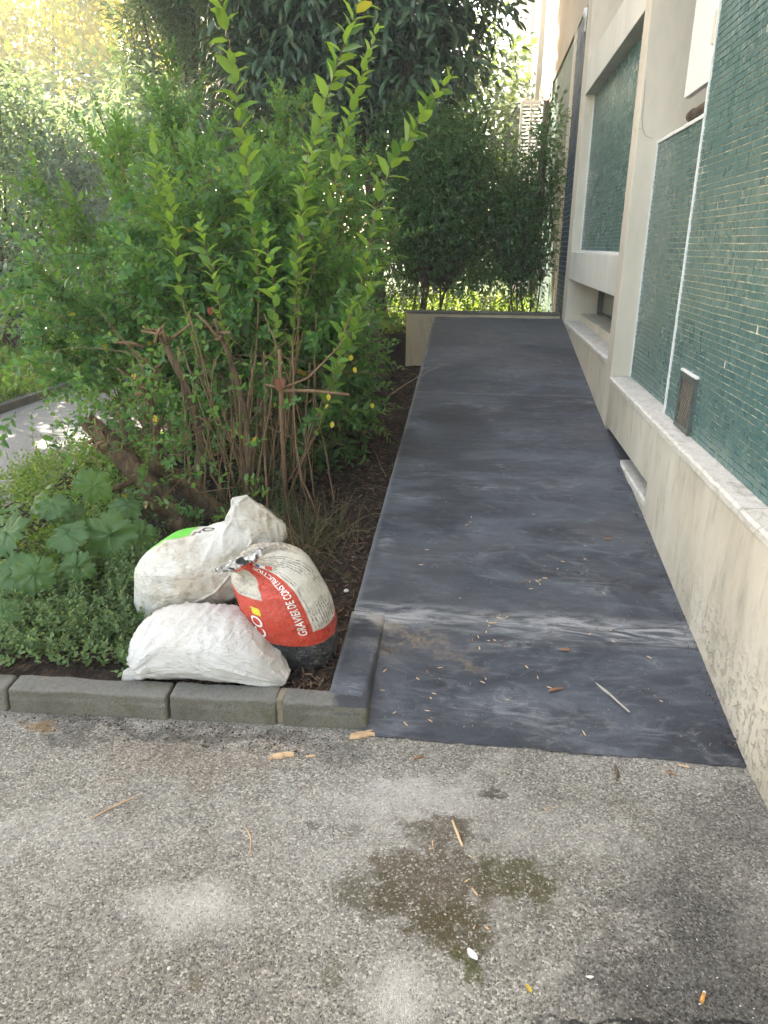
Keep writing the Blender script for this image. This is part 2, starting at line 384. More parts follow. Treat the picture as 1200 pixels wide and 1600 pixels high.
PROF = [(2.0, 0.004), (2.06, .012), (2.2, .03), (2.45, .062), (2.58, .081), (2.72, .097), (3.0, .133), (3.57, .205), (4.22, .280), (4.94, .36), (5.45, .425), (6.05, .51), (7.0, .64), (7.35, .690), (7.6, .728), (8.10, .782)]
def rz(y): return float(np.interp(y, [p[0] for p in PROF], [p[1] for p in PROF]))
def build_ramp():
    mb = MB()
    ys = sorted(set(list(np.arange(2.0, 8.1, .06)) + [8.10]))
    nx = 90; rows = []
    for y in ys:
        xl = -1.192 if y < 2.62 else -1.33
        if 2.62 <= y < 2.74: xl = -1.33
        zc = rz(y)
        if y < 2.03: y_ = y + 0.0
        row = []
        for i in range(nx + 1):
            t = i / nx; x = xl + (0.004 - xl) * t
            yy = y
            if y <= 2.001: yy = 1.985 + .012 * nz(x * 2.5, 0, 2) + .008 * nz(x * 14, 0, 2) + .005 * nz(x * 45, 0, 2)
            e = (1 - min(1, (x - xl) / .02)) if y > 2.62 else 0
            row.append((x + .003 * nz(y, 0, 4) * (i == 0), yy, zc + .004 * nz(x, y, 3) + .0016 * nz(x, y, 14) - .010 * e * e))
        rows.append(row)
    vs = [p for r in rows for p in r]
    fs = [(j * (nx + 1) + i, j * (nx + 1) + i + 1, (j + 1) * (nx + 1) + i + 1, (j + 1) * (nx + 1) + i) for j in range(len(rows) - 1) for i in range(nx)]
    mb.add(vs, fs, 0, True)
    # left side skirt
    sk = [];
    for r in rows: sk += [r[0], (r[0][0] - .004, r[0][1], -.05)]
    mb.add(sk, [(2 * j, 2 * j + 2, 2 * j + 3, 2 * j + 1) for j in range(len(rows) - 1)], 0, True)
    # cement carried into the basement opening of the wall
    ys2 = np.linspace(4.20, 4.935, 14)
    vs = [(x, y, rz(y) - .002 + .002 * nz(x, y, 9)) for y in ys2 for x in (0.003, .06, .14, .30)]
    mb.add(vs, [(j * 4 + i, j * 4 + i + 1, (j + 1) * 4 + i + 1, (j + 1) * 4 + i) for j in range(13) for i in range(3)], 0, True)
    o = mb.build('ramp', M_ramp); o['kind'] = 'structure'
    # low side kerb at the foot of the ramp, coated with the same cement
    prof = [(-1.335, -.05), (-1.338, .080), (-1.334, .089), (-1.325, .0925), (-1.208, .0925), (-1.198, .089), (-1.193, .080), (-1.186, .03), (-1.176, -.05)]
    ys3 = list(np.linspace(2.055, 2.66, 22)); vs = []
    for j, y in enumerate(ys3):
        for (x, z) in prof:
            end = (z > 0) * (max(0, .02 - (y - 2.055)) * .5)
            vs.append((x + (.02 * (1 - (y - 2.055) / .6) * (x < -1.3)) + .0025 * nz(y, z, 12, 1), y + .0, z - end + .003 * nz(x, y, 9, 2) + (rz(y) - .085 if (y > 2.6 and z > .05) else 0) * .5))
    n = len(prof)
    mb = MB().add(vs, [(j * n + i, j * n + i + 1, (j + 1) * n + i + 1, (j + 1) * n + i) for j in range(len(ys3) - 1) for i in range(n - 1)], 0, True)
    mb.f.append(tuple(range(n))); mb.m.append(0); mb.sm.append(False)
    o = mb.build('ramp_side_kerb', M_ramp); o['kind'] = 'structure'
build_ramp()

# kerb stones ------------------------------------------------------------------
def kerb_stone(x0, x1, label, yoff, seed, dark=False):
    bm = bmesh.new(); bmesh.ops.create_cube(bm, size=1)
    L = x1 - x0; W = .088; H = .15
    bmesh.ops.scale(bm, vec=(L, W, H), verts=bm.verts)
    bmesh.ops.bevel(bm, geom=[e for e in bm.edges], offset=.010, segments=3, affect='EDGES', profile=.5)
    bmesh.ops.subdivide_edges(bm, edges=[e for e in bm.edges if e.calc_length() > .1], cuts=14, use_grid_fill=True)
    for v in bm.verts:
        p = v.co; q = Vector((p.x * 9 + seed * 7, p.y * 9, p.z * 9))
        d = .0035 * mnoise.noise(q) + .0022 * mnoise.noise(q * 5)
        v.co += Vector((0, d, d if p.z > 0 else 0))
        if p.z > .04 and p.y < -.03: v.co += Vector((0, .004, -.004)) * (1 + mnoise.noise(q * 1.3))
    me = bpy.data.meshes.new('kerb_stone'); bm.to_mesh(me); bm.free()
    for p in me.polygons: p.use_smooth = True
    o = link('kerb_stone', me, M_kerb); o.location = ((x0 + x1) / 2, yoff + W / 2, .092 - H / 2)
    o.rotation_euler = (0, 0, R(2.6)); tag(o, label, 'kerb stone', 'kerb stones edging the planting bed')
    return o
kerb_stone(-1.462, -1.180, 'short kerb stone at the corner beside the dark ramp, smeared with grey cement', 2.012, 1)
kerb_stone(-1.842, -1.482, 'middle length kerb stone in front of the white sacks', 1.998, 2)
kerb_stone(-2.395, -1.850, 'longest whole kerb stone in front of the small leafy ground cover', 1.973, 3)
kerb_stone(-3.0, -2.405, 'kerb stone cut off by the left edge of the photo', 1.950, 4)
kerb_stone(-3.55, -3.01, 'kerb stone at the far left end of the row by the path', 1.925, 5)
M_mortar = simple('mortar', (.20, .17, .12), .95, var=.4)
k = MB().box(-1.484, -1.460, 2.018, 2.094, -.05, .088, .004).build('mortar_joint', M_mortar)
tag(k, 'pale crumbly mortar filling the gap between two kerb stones', 'mortar')
k = MB()
for j in range(5):
    k.box(-5.27, -5.19, 2.0 + j * 2.4, 2.0 + j * 2.4 + 2.39, -.05, .085, .012)
kp = k.build('path_edging', M_kerb); kp['kind'] = 'structure'
# cement smear on the kerb top
g = G('cement_smear'); M_smear = g.done((.11, .115, .13), .8, g.bump(g.noise(90, 4), .6, .004))
# thin overlapping asphalt lip at foot of kerb is part of the ground sheet

# low wall closing the top of the ramp
t = empty('low_wall', (-.85, 8.16, .3), 'low cream rendered wall closing the upper end of the dark ramp', 'wall')
M_lowwall = mat_concrete('low_wall_render', (.46, .39, .27), (.36, .31, .22), .35)
M_lowtop = mat_concrete('low_wall_top', (.16, .145, .12), (.11, .10, .085), .4)
MB().box(-1.63, -.02, 8.10, 8.24, -.05, .81, .006).build('wall_face', M_lowwall, t)
MB().box(-1.632, -.018, 8.095, 8.245, .812, .838, .006).build('wall_top', M_lowtop, t)

# ------------------------------------------------------------------ building
B = empty('apartment_building', (0, 6, 0), 'apartment building with green mosaic panels between cream concrete pillars and a worn plinth', 'building')
rng = random.Random(5)
# plinth (basement wall), with an opening where the ramp now covers a window
mb = MB()
mb.box(0, .42, -6, 3.66, -.3, .668)
mb.box(0, .42, 3.66, 4.95, .388, .6675)
mb.box(0, .42, 3.66, 4.95, -.3, .262)
mb.box(0.001, .42, 4.95, 4.98, -.3, .668)
mb.box(0.0, .42, 5.17, 7.80, -.3, .758)
mb.build('basement_wall', M_plinth, B)
mb = MB().box(.30, .34, 3.66, 4.95, .262, .388); mb.build('basement_recess', M_dark, B)
# worn stone copings
def slab(name, y0, y1, x1, z0, z1, seed, seg=30, x0=-.006):
    vs = []
    for j in range(seg + 1):
        y = y0 + (y1 - y0) * j / seg
        e = .004 * nz(y, seed, 9) + .003 * nz(y, seed, 31)
        vs += [(x0 + e, y, z0), (x0 + e, y, z1 - .008 + .002 * nz(y, seed, 20)), (x0 + .010 + e, y, z1 + .002 * nz(y, seed + 3, 14)), (x1, y, z1 + .004), (x1, y, z0)]
    fs = [(j * 5 + i, j * 5 + i + 1, (j + 1) * 5 + i + 1, (j + 1) * 5 + i) for j in range(seg) for i in range(4)]
    fs += [(0, 1, 2, 3, 4), tuple(seg * 5 + i for i in range(5))[::-1]]
    return MB().add(vs, fs, 0, False).build(name, M_marble, B)
slab('sill', -6, 2.395, .12, .669, .698, 1, 90)
slab('sill', 2.40, 3.30, .12, .669, .699, 2)
slab('sill', 3.305, 4.975, .16, .669, .700, 3, 50)
slab('sill', 5.175, 7.795, .14, .759, .790, 4, 40)
slab('sill', 3.665, 4.50, .20, .263, .298, 6, 20)
# pillars
def pillar(y0, y1, z0=-.3, z1=10.0, x1=.62, m=None):
    return MB().box(0.0, x1, y0, y1, z0, z1, .007).build('pillar', m or M_conc, B)
pillar(4.983, 5.168); pillar(7.803, 8.13)
# hairline crack in pillar side
M_crack = simple('crack', (.10, .08, .06), .9)
pc = [(.012, 4.9815, 2.40), (.018, 4.9815, 2.30), (.016, 4.9815, 2.20), (.03, 4.9815, 2.14), (.05, 4.9815, 2.11), (.085, 4.9815, 2.095)]
MB().tube(pc, [.0006, .0011, .0012, .0014, .0012, .001], 4).build('crack', M_crack, B)
MB().tube([(-.0005, 5.10, 2.155), (-.0005, 5.04, 2.150), (.004, 4.9825, 2.148), (.018, 4.9815, 2.15)], .0008, 4).build('crack', M_crack, B)

# mosaic panels: each tile is real, set in cream grout
def mosaic(x, y0, y1, z0, z1, ph, pw, seed, mat=None, back=.06, name='mosaic_panel', stag=False, gap=.0042, wob=.0022):
    """tiles are one surface pattern: a single mesh, one island per tile"""
    r = random.Random(seed); V = []; F = []; MI = []
    nzr = int((z1 - z0) / ph); ny = int((y1 - y0) / pw)
    pw = (y1 - y0) / ny; ph = (z1 - z0) / nzr
    xb = x + .002
    V += [(xb, y0, z0), (xb, y1, z0), (xb, y1, z1), (xb, y0, z1), (xb + back, y0, z0), (xb + back, y1, z0), (xb + back, y1, z1), (xb + back, y0, z1)]
    F += [(0, 3, 2, 1), (4, 5, 6, 7), (0, 1, 5, 4), (3, 7, 6, 2), (0, 4, 7, 3), (1, 2, 6, 5)]; MI += [0] * 6
    for b in range(nzr):
        for a in range(ny):
            if r.random() < .004: continue
            sh = (pw * .5 if (stag and (b % 2)) else 0)
            ya = y0 + a * pw + sh; yb = ya + pw
            if yb > y1 + 1e-4: continue
            # sheets of tiles are slightly out of line with one another
            dz = wob * mnoise.noise(Vector((ya * 3.1, b * .35, seed))) + .0016 * mnoise.noise(Vector((int(ya / .29) * 3.3, int(b / 9) * 2.7, seed)))
            g1 = gap * (.35 + .75 * r.random()); g2 = gap * .16 * (.6 + .8 * r.random())
            za = z0 + b * ph + dz + g1 / 2; zb = z0 + (b + 1) * ph + dz - g1 / 2
            za = max(za, z0 + .0005); zb = min(zb, z1 - .0005)
            ya += g2 / 2; yb -= g2 / 2
            th = .0022 + .0010 * r.random(); tx = r.uniform(-.0007, .0007); ty = r.uniform(-.0007, .0007)
            i = len(V); bev = .0009
            V += [(xb, ya, za), (xb, yb, za), (xb, yb, zb), (xb, ya, zb)]
            V += [(x - th - tx - ty, ya + bev, za + bev), (x - th - tx + ty, yb - bev, za + bev), (x - th + tx + ty, yb - bev, zb - bev), (x - th + tx - ty, ya + bev, zb - bev)]
            F += [(i + 4, i + 7, i + 6, i + 5), (i, i + 4, i + 5, i + 1), (i + 1, i + 5, i + 6, i + 2), (i + 2, i + 6, i + 7, i + 3), (i + 3, i + 7, i + 4, i)]
            MI += [1] * 5
    mb = MB(); mb.v = V; mb.f = F; mb.m = MI; mb.sm = [False] * len(F)
    return mb.build(name, [M_grout, mat or M_tile], B)
mosaic(.088, 1.0, 3.842, .701, 3.0, .0268, .0255, 1)
mosaic(.128, 3.862, 4.979, .702, 2.062, .0268, .0255, 2)
mosaic(.094, 5.174, 7.79, 1.462, 2.788, .0268, .0255, 3)
mosaic(.014, 8.14, 8.98, .74, 3.60, .05, .05, 4, M_tileb, gap=.006, stag=True)
mosaic(.026, 9.24, 12.0, .60, 3.60, .05, .045, 5, M_tilef, gap=.006, name='mosaic_panel')
mb = MB(); mb.box(.092, .30, -6, 1.0, .70, 3.6); mb.build('wall_panel', M_conc, B)
mb = MB(); mb.box(.160, .30, 1.0, 3.84, .70, 10.0); mb.box(.088, .16, 1.0, 3.84, 3.002, 10); mb.box(.20, .40, 3.9, 4.979, .705, 2.058); mb.box(.17, .3, 5.175, 7.79, 1.44, 2.787)
mb.box(.08, .3, 8.14, 8.88, .6, 3.6); mb.box(.13, .3, 9.14, 12, .4, 3.6); mb.build('inner_wall', M_conc, B)
# white metal trims round the mosaic panels
mb = MB(); mb.box(.078, .20, 3.845, 3.858, .702, 10, .001); mb.build('panel_trim', M_white, B)
mb = MB(); mb.box(.116, .20, 3.862, 4.978, 2.064, 2.082, .002); mb.box(.118, .14, 4.970, 4.981, .702, 2.064); mb.build('panel_trim', M_white, B)
mb = MB(); mb.box(.082, .11, 7.792, 7.802, 1.455, 2.785); mb.box(.082, .11, 5.17, 7.79, 1.446, 1.461); mb.build('panel_trim', M_white, B)
mb = MB(); mb.box(.002, .2, 8.985, 9.235, .70, 3.60, .004); mb.build('panel_trim', M_conc, B)
# beams
def beam(y0, y1, z0, z1, m=None, x1=.45): return MB().box(.002, x1, y0, y1, z0, z1, .005).build('beam', m or M_beam, B)
beam(5.169, 7.802, 1.190, 1.445, x1=.32); beam(5.169, 7.802, 2.790, 3.065)
MB().box(.003, .45, 8.131, 11.99, 3.602, 4.75, .006).build('beam', M_beige, B)
# basement window between the pillars
f = MB().box(.14, .34, 5.17, 7.80, .792, .862, .004).build('window_ledge', M_conc, B)
wn_ = MB()
for (a, b) in ((5.17, 5.22), (6.10, 6.15), (7.74, 7.80)): wn_.box(.30, .34, a, b, .862, 1.19, .003)
wn_.box(.302, .338, 5.22, 7.74, .862, .885, .002); wn_.box(.302, .338, 5.22, 7.74, 1.165, 1.19, .002)
W1 = wn_.build('window', M_metalw, B)
MB().box(.325, .33, 5.22, 7.74, .885, 1.165).build('pane', M_glass, W1)
# upper windows above the beam
W2 = MB()
for (a, b) in ((5.17, 5.23), (6.45, 6.51), (7.73, 7.80)): W2.box(.40, .44, a, b, 3.10, 5.6, .003)
W2 = W2.build('window', M_metalw, B); MB().box(.425, .43, 5.23, 7.73, 3.10, 5.6).build('pane', M_glass, W2)
# window over the mosaic panel with folded white shutter
W3 = MB()
for (a, b) in ((3.87, 3.93), (4.92, 4.98)): W3.box(.42, .46, a, b, 2.09, 4.6, .003)
W3 = W3.build('window', M_metalw, B); MB().box(.445, .45, 3.93, 4.92, 2.09, 4.6).build('pane', M_glass, W3)
W4 = MB().box(.098, .128, 3.862, 4.36, 2.20, 4.4, .003).build('shutter', M_white, B)
MB().box(.086, .097, 3.90, 3.935, 2.34, 2.47, .002).build('hinge', M_conc, W4)
pp = MB().tube([(.145, 3.87, 2.125), (.145, 4.20, 2.125), (.145, 4.36, 2.12)], [.021, .021, .021], 14).tube([(.145, 4.30, 2.124), (.145, 4.365, 2.120)], .026, 14)
pp.build('drain_pipe', M_pipe, B)
# air grille in the mosaic
y0, y1, z0, z1 = 3.36, 3.60, .705, .955
mb = MB(); x0 = .068
fw = .022
mb.box(x0, .09, y0, y0 + fw, z0, z1, .002); mb.box(x0, .09, y1 - fw, y1, z0, z1, .002)
mb.box(x0 + .0005, .09, y0 + fw, y1 - fw, z0, z0 + fw, .002); mb.box(x0 + .0005, .09, y0 + fw, y1 - fw, z1 - fw, z1, .002)
gr = mb.build('air_grille', M_iron, B)
M_mesh = simple('grille_mesh', (.26, .22, .17), .7)
mb = MB(); ya, yb, za, zb = y0 + fw, y1 - fw, z0 + fw, z1 - fw
def seg_clip(px, pz, dx, dz):
    t0, t1 = -9, 9
    for p, d, lo, hi in ((px, dx, ya, yb), (pz, dz, za, zb)):
        a_, b_ = (lo - p) / d, (hi - p) / d
        if a_ > b_: a_, b_ = b_, a_
        t0 = max(t0, a_); t1 = min(t1, b_)
    return (t0, t1) if t1 > t0 else None
for sgn in (1, -1):
    for k in range(-18, 19):
        cy = (ya + yb) / 2 + k * .026; q = seg_clip(cy, (za + zb) / 2, .7071, .7071 * sgn)
        if q: mb.tube([(.078, cy + .7071 * q[0], (za + zb) / 2 + .7071 * sgn * q[0]), (.078, cy + .7071 * q[1], (za + zb) / 2 + .7071 * sgn * q[1])], .0017, 4)
mb.build('mesh_screen', M_mesh, gr)
MB().box(.0815, .0845, ya, yb, za, zb).build('grille_backing', M_dark, gr)
MB().box(.070, .0855, y0 - .012, y1 + .012, z1 + .002, z1 + .014, .003).build('mortar_patch', M_white, gr)
# small glass lamp under the far beam
lp = MB().tube([(.03, 8.32, 3.60), (.03, 8.32, 3.53), (.03, 8.32, 3.52), (.03, 8.32, 3.42), (.03, 8.32, 3.40)], [.05, .05, .035, .035, .01], 12).build('wall_lamp', M_white, B)
# repeated bays further along
for k, y in enumerate((11.7, 15.4, 19.1, 22.8, 26.5, 30.2, 33.9)):
    MB().box(-.02 if k else 0.0, .5, y, y + .32, 3.4 if k == 0 else -.3, 10, .006).build('pillar', M_conc, B)
    MB().box(.05, .5, y + .323, y + 3.697, 3.6, 4.25, .005).build('beam', M_beige, B)
    mb = MB()
    for q in range(5):                                      # folded shutters and window strips
        a = y + .36 + q * .68
        mb.box(.06 + .03 * (q % 2), .12 + .03 * (q % 2), a, a + .30, 4.26, 8.6, .004)
    mb.build('shutter', M_white, B)
    MB().box(.18, .30, y + .323, y + 3.697, 4.253, 9.98).build('wall_panel', simple('grey_panel', (.42, .44, .46), .7), B)
    if k: MB().box(.10, .40, y + .323, y + 3.697, -.3, 3.597).build('wall_panel', M_white, B)
MB().box(.3, 9, -6, 38, 10.0, 10.3).build('roof', M_conc, B)
MB().box(.70, 9, -6, 38, -.3, 9.99).build('inner_wall', M_dark, B)
mb = MB(); mb.box(.04, .3, 9.14, 11.69, 4.76, 10); mb.build('wall_panel', M_beige, B)
MB().box(.10, .5, 8.131, 9.13, 4.76, 10).build('wall_panel', M_beige, B)
MB().tube([(-.05, 12.15, .3), (-.05, 12.15, 3.45)], .055, 12).build('down_pipe', M_pipe, B)
# white louvred screen standing out from the wall beyond the shrubs
S = empty('louvred_screen', (-.2, 13, .4), 'white louvred panel standing out from the far wall above the shrubs', 'screen')
mb = MB(); mb.box(-.36, -.325, 13, 13.04, .35, 3.6, .003); mb.box(-.065, -.03, 13, 13.04, .35, 3.6, .003); mb.box(-.325, -.065, 13, 13.04, 3.55, 3.599, .003); mb.box(-.21, -.18, 13.001, 13.039, .35, 3.55, .003)
mb.build('frame', M_white, S)
mb = MB()
for k in range(64): 
    z = .38 + k * .05
    T = Matrix.Translation((-.195, 13.02, z)) @ Matrix.Rotation(R(35), 4, 'X')
    mb.box(-.128, .128, -.022, .022, -.003, .003, 0, 0, T)
mb.build('slats', M_white, S)
# ------------------------------------------------------------------ vegetation tools
def mat_leaf(name, c1, c2, trans=.35, rough=.42, yellow=0.0, tcol=None, spec=.4):
    g = G(name); geo = g.n('ShaderNodeNewGeometry'); r = geo.outputs['Random Per Island']
    base = g.mix(r, c1, c2)
    base = g.mix(g.rng(g.noise(1.3, 3), .35, .65, 0, .5), base, tuple(x * .72 for x in c1))
    if yellow: base = g.mix(g.m('GREATER_THAN', g.m('FRACT', g.m('MULTIPLY', r, 37.7)), 1 - yellow), base, (.38, .30, .03))
    base = g.mix(g.m('MULTIPLY', geo.outputs['Backfacing'], .35), base, (min(1, c2[0] * 1.5 + .03), min(1, c2[1] * 1.15 + .03), c2[2] * 1.4 + .03))
    g.done(base, rough, None, spec)
    tr = g.n('ShaderNodeBsdfTranslucent'); tm = g.mix(1.0, base, tcol or (2.2, 2.1, .9), 'MULTIPLY')
    g.put(tr.inputs[0], tm)
    mx = g.n('ShaderNodeMixShader'); mx.inputs[0].default_value = trans
    g.t.links.new(g.b.outputs[0], mx.inputs[1]); g.t.links.new(tr.outputs[0], mx.inputs[2])
    g.t.links.new(mx.outputs[0], g.out.inputs[0]); return g.mat
L_privet = mat_leaf('privet_leaf', (.048, .135, .034), (.110, .245, .062), .40, yellow=.006)
L_young_lit = mat_leaf('young_lit_leaf', (.075, .17, .030), (.17, .31, .050), .42, yellow=.02)  # young shoot leaves, colour brightened to stand in for sun on them
L_small = mat_leaf('small_dark_leaf', (.022, .052, .016), (.05, .10, .026), .25)
L_nand = mat_leaf('shrub_leaf', (.038, .105, .032), (.09, .18, .048), .25)
L_loquat = mat_leaf('dark_tree_leaf', (.036, .080, .046), (.072, .135, .068), .15, .32, spec=.5)
L_grey = mat_leaf('grey_green_leaf', (.12, .20, .16), (.20, .30, .24), .28)
L_conif = mat_leaf('conifer_leaf', (.085, .16, .115), (.14, .23, .16), .2)
L_yellow = mat_leaf('yellow_leaf', (.34, .38, .006), (.48, .48, .012), .50, tcol=(1.5, 1.4, .7))
L_mint = mat_leaf('mint_leaf', (.055, .11, .035), (.17, .25, .095), .25, .6)
L_cover = mat_leaf('ground_cover_leaf', (.09, .17, .03), (.16, .26, .05), .4)
L_far = mat_leaf('far_leaf', (.04, .08, .025), (.09, .15, .035), .3)
L_lime = mat_leaf('lime_leaf', (.09, .17, .03), (.16, .25, .04), .45)
L_grass = mat_leaf('grass_blade', (.10, .19, .03), (.20, .33, .05), .4, .5)
def mat_bark(name, c1, c2, sc=30, b=.8):
    g = G(name); v = g.mapv(g.co(), (1, 1, .3))
    a = g.noise(sc, 6, .7, v, .6); f = g.noise(sc * 5, 4, .7, v)
    return g.done(g.mix(g.rng(a, .3, .7), c1, c2), .9, g.bump(g.m('ADD', a, g.m('MULTIPLY', f, .4)), b, .012), .2)
B_twig = mat_bark('twig_bark', (.14, .085, .05), (.24, .16, .095), 60, .4)
B_stump = mat_bark('rough_bark', (.045, .032, .020), (.17, .118, .072), 34, 1.0)
B_dark = mat_bark('dark_bark', (.05, .035, .025), (.10, .07, .05), 20)
M_cut = simple('cut_wood', (.50, .36, .22), .8)

def nrm(a): return a / (np.linalg.norm(a, axis=-1, keepdims=True) + 1e-9)
T_FINE = (np.array([[0, 0, 0], [.28, -.44, .07], [.28, .44, .07], [.32, 0, 0], [.66, -.40, .05], [.66, .40, .05], [.68, 0, -.02], [1, 0, -.10]]),
          [(0, 1, 3), (0, 3, 2), (1, 4, 6, 3), (3, 6, 5, 2), (4, 7, 6), (6, 7, 5)])
T_KITE = (np.array([[0, 0, 0], [.45, -.5, .10], [1, 0, -.06], [.45, .5, .10]]), [(0, 1, 2), (0, 2, 3)])
T_LANCE = (np.array([[0, 0, 0], [.35, -.5, .05], [.35, .5, .05], [.75, -.36, -.06], [.75, .36, -.06], [1, 0, -.2], [.4, 0, 0], [.75, 0, -.1]]),
           [(0, 1, 6), (0, 6, 2), (1, 3, 7, 6), (6, 7, 4, 2), (3, 5, 7), (7, 5, 4)])
def np_mesh(name, V, faces_list):
    """faces_list: list of (M,k) int arrays"""
    me = bpy.data.meshes.new(name); V = np.asarray(V, np.float32).reshape(-1, 3)
    me.vertices.add(len(V)); me.vertices.foreach_set('co', V.ravel())
    idx = np.concatenate([f.ravel() for f in faces_list]); tot = np.concatenate([np.full(len(f), f.shape[1]) for f in faces_list])
    st = np.concatenate([[0], np.cumsum(tot)[:-1]])
    me.loops.add(len(idx)); me.loops.foreach_set('vertex_index', idx.astype(np.int32))
    me.polygons.add(len(tot)); me.polygons.foreach_set('loop_start', st.astype(np.int32)); me.polygons.foreach_set('loop_total', tot.astype(np.int32))
    me.polygons.foreach_set('use_smooth', np.ones(len(tot), bool))
    me.update(); return me
def leaf_obj(name, P, D, N, L, W, tmpl, mat, parent=None):
    D = nrm(D); N = N - D * (N * D).sum(1, keepdims=True); N = nrm(N); S = np.cross(N, D)
    T, F = tmpl; n = len(P); k = len(T)
    L = np.broadcast_to(L, (n,)); W = np.broadcast_to(W, (n,))
    V = P[:, None, :] + T[None, :, 0, None] * L[:, None, None] * D[:, None, :] + T[None, :, 1, None] * W[:, None, None] * S[:, None, :] + T[None, :, 2, None] * L[:, None, None] * N[:, None, :]
    fl = []
    for ln in (3, 4):
        f = np.array([q for q in F if len(q) == ln])
        if len(f): fl.append((np.arange(n)[:, None, None] * k + f[None]).reshape(-1, ln))
    return link(name, np_mesh(name, V.reshape(-1, 3), fl), mat, parent)
def twig_leaves(P0, D, Ln, sp, L, W, r, droop=.15, ang=.9, jit=.35, start=.1, ver=.55):
    """opposite pairs of leaves along many twigs -> leaf arrays"""
    P, DD, NN, LL, WW = [], [], [], [], []
    D = nrm(D); mx = int(np.max(Ln) / sp) + 1; up = np.array([0, 0, 1.])
    ph = r.uniform(0, 6.28, len(P0)); a = nrm(np.cross(D, up + .01)); b = np.cross(D, a)
    for i in range(mx):
        s = sp * (i + start * 3 + .3); ok = s < Ln
        if not ok.any(): break
        p = P0[ok] + D[ok] * s; p[:, 2] -= droop * s * s
        t = D[ok].copy(); t[:, 2] -= 2 * droop * s; t = nrm(t)
        th = ph[ok] + i * 1.57 + r.normal(0, .25, ok.sum())
        q = a[ok] * np.cos(th)[:, None] + b[ok] * np.sin(th)[:, None]
        taper = 1 - .55 * np.clip((s / Ln[ok] - .65) / .35, 0, 1)
        for sg in (1, -1):
            d = q * sg * ang + t * .75 + r.normal(0, jit * .5, q.shape); d[:, 2] += .05
            n = t * .6 + up * ver + r.normal(0, jit * .6, q.shape)
            sc = r.uniform(.72, 1.15, len(p)) * taper
            P.append(p); DD.append(d); NN.append(n); LL.append(L * sc); WW.append(W * sc * r.uniform(.85, 1.1, len(p)))
    # terminal leaf
    s = Ln; p = P0 + D * s[:, None]; p[:, 2] -= droop * s * s
    P.append(p); DD.append(D + r.normal(0, .2, D.shape)); NN.append(np.tile(up, (len(p), 1)) + r.normal(0, .3, D.shape)); LL.append(np.full(len(p), L * .7)); WW.append(np.full(len(p), W * .6))
    return [np.concatenate(x) for x in (P, DD, NN, LL, WW)]
def twig_tubes(P0, D, Ln, r0, r1, droop):
    """thin 3-sided tubes, two segments"""
    D = nrm(D); up = np.array([.1, .2, 1.]); a = nrm(np.cross(D, up)); b = np.cross(D, a); n = len(P0)
    rings = []
    for s_, rr in ((0, r0), (.5, (r0 + r1) / 2), (1, r1)):
        s = (Ln * s_)[:, None]; c = P0 + D * s; c[:, 2] -= droop * s[:, 0] ** 2
        for k in range(3):
            an = 2.094 * k; rings.append(c + (a * math.cos(an) + b * math.sin(an)) * rr)
    V = np.stack(rings, 1); f = []
    for i in range(2):
        for k in range(3):
            k2 = (k + 1) % 3; f.append((i * 3 + k, i * 3 + k2, i * 3 + 3 + k2, i * 3 + 3 + k))
    f = np.array(f); return V.reshape(-1, 3), (np.arange(n)[:, None, None] * 9 + f[None]).reshape(-1, 4)
def bez(p0, p1, p2, n=9, wob=0, r=None):
    t = np.linspace(0, 1, n)[:, None]; P = (1 - t) ** 2 * p0 + 2 * t * (1 - t) * p1 + t * t * p2
    if wob and r is not None: P[1:-1] += r.normal(0, wob, P[1:-1].shape)
    return P
def add_arrays(mb, V, F):
    b = len(mb.v); mb.v += [tuple(x) for x in V.tolist()]; F = (F + b).tolist()
    mb.f += [tuple(f) for f in F]; mb.m += [0] * len(F); mb.sm += [True] * len(F)
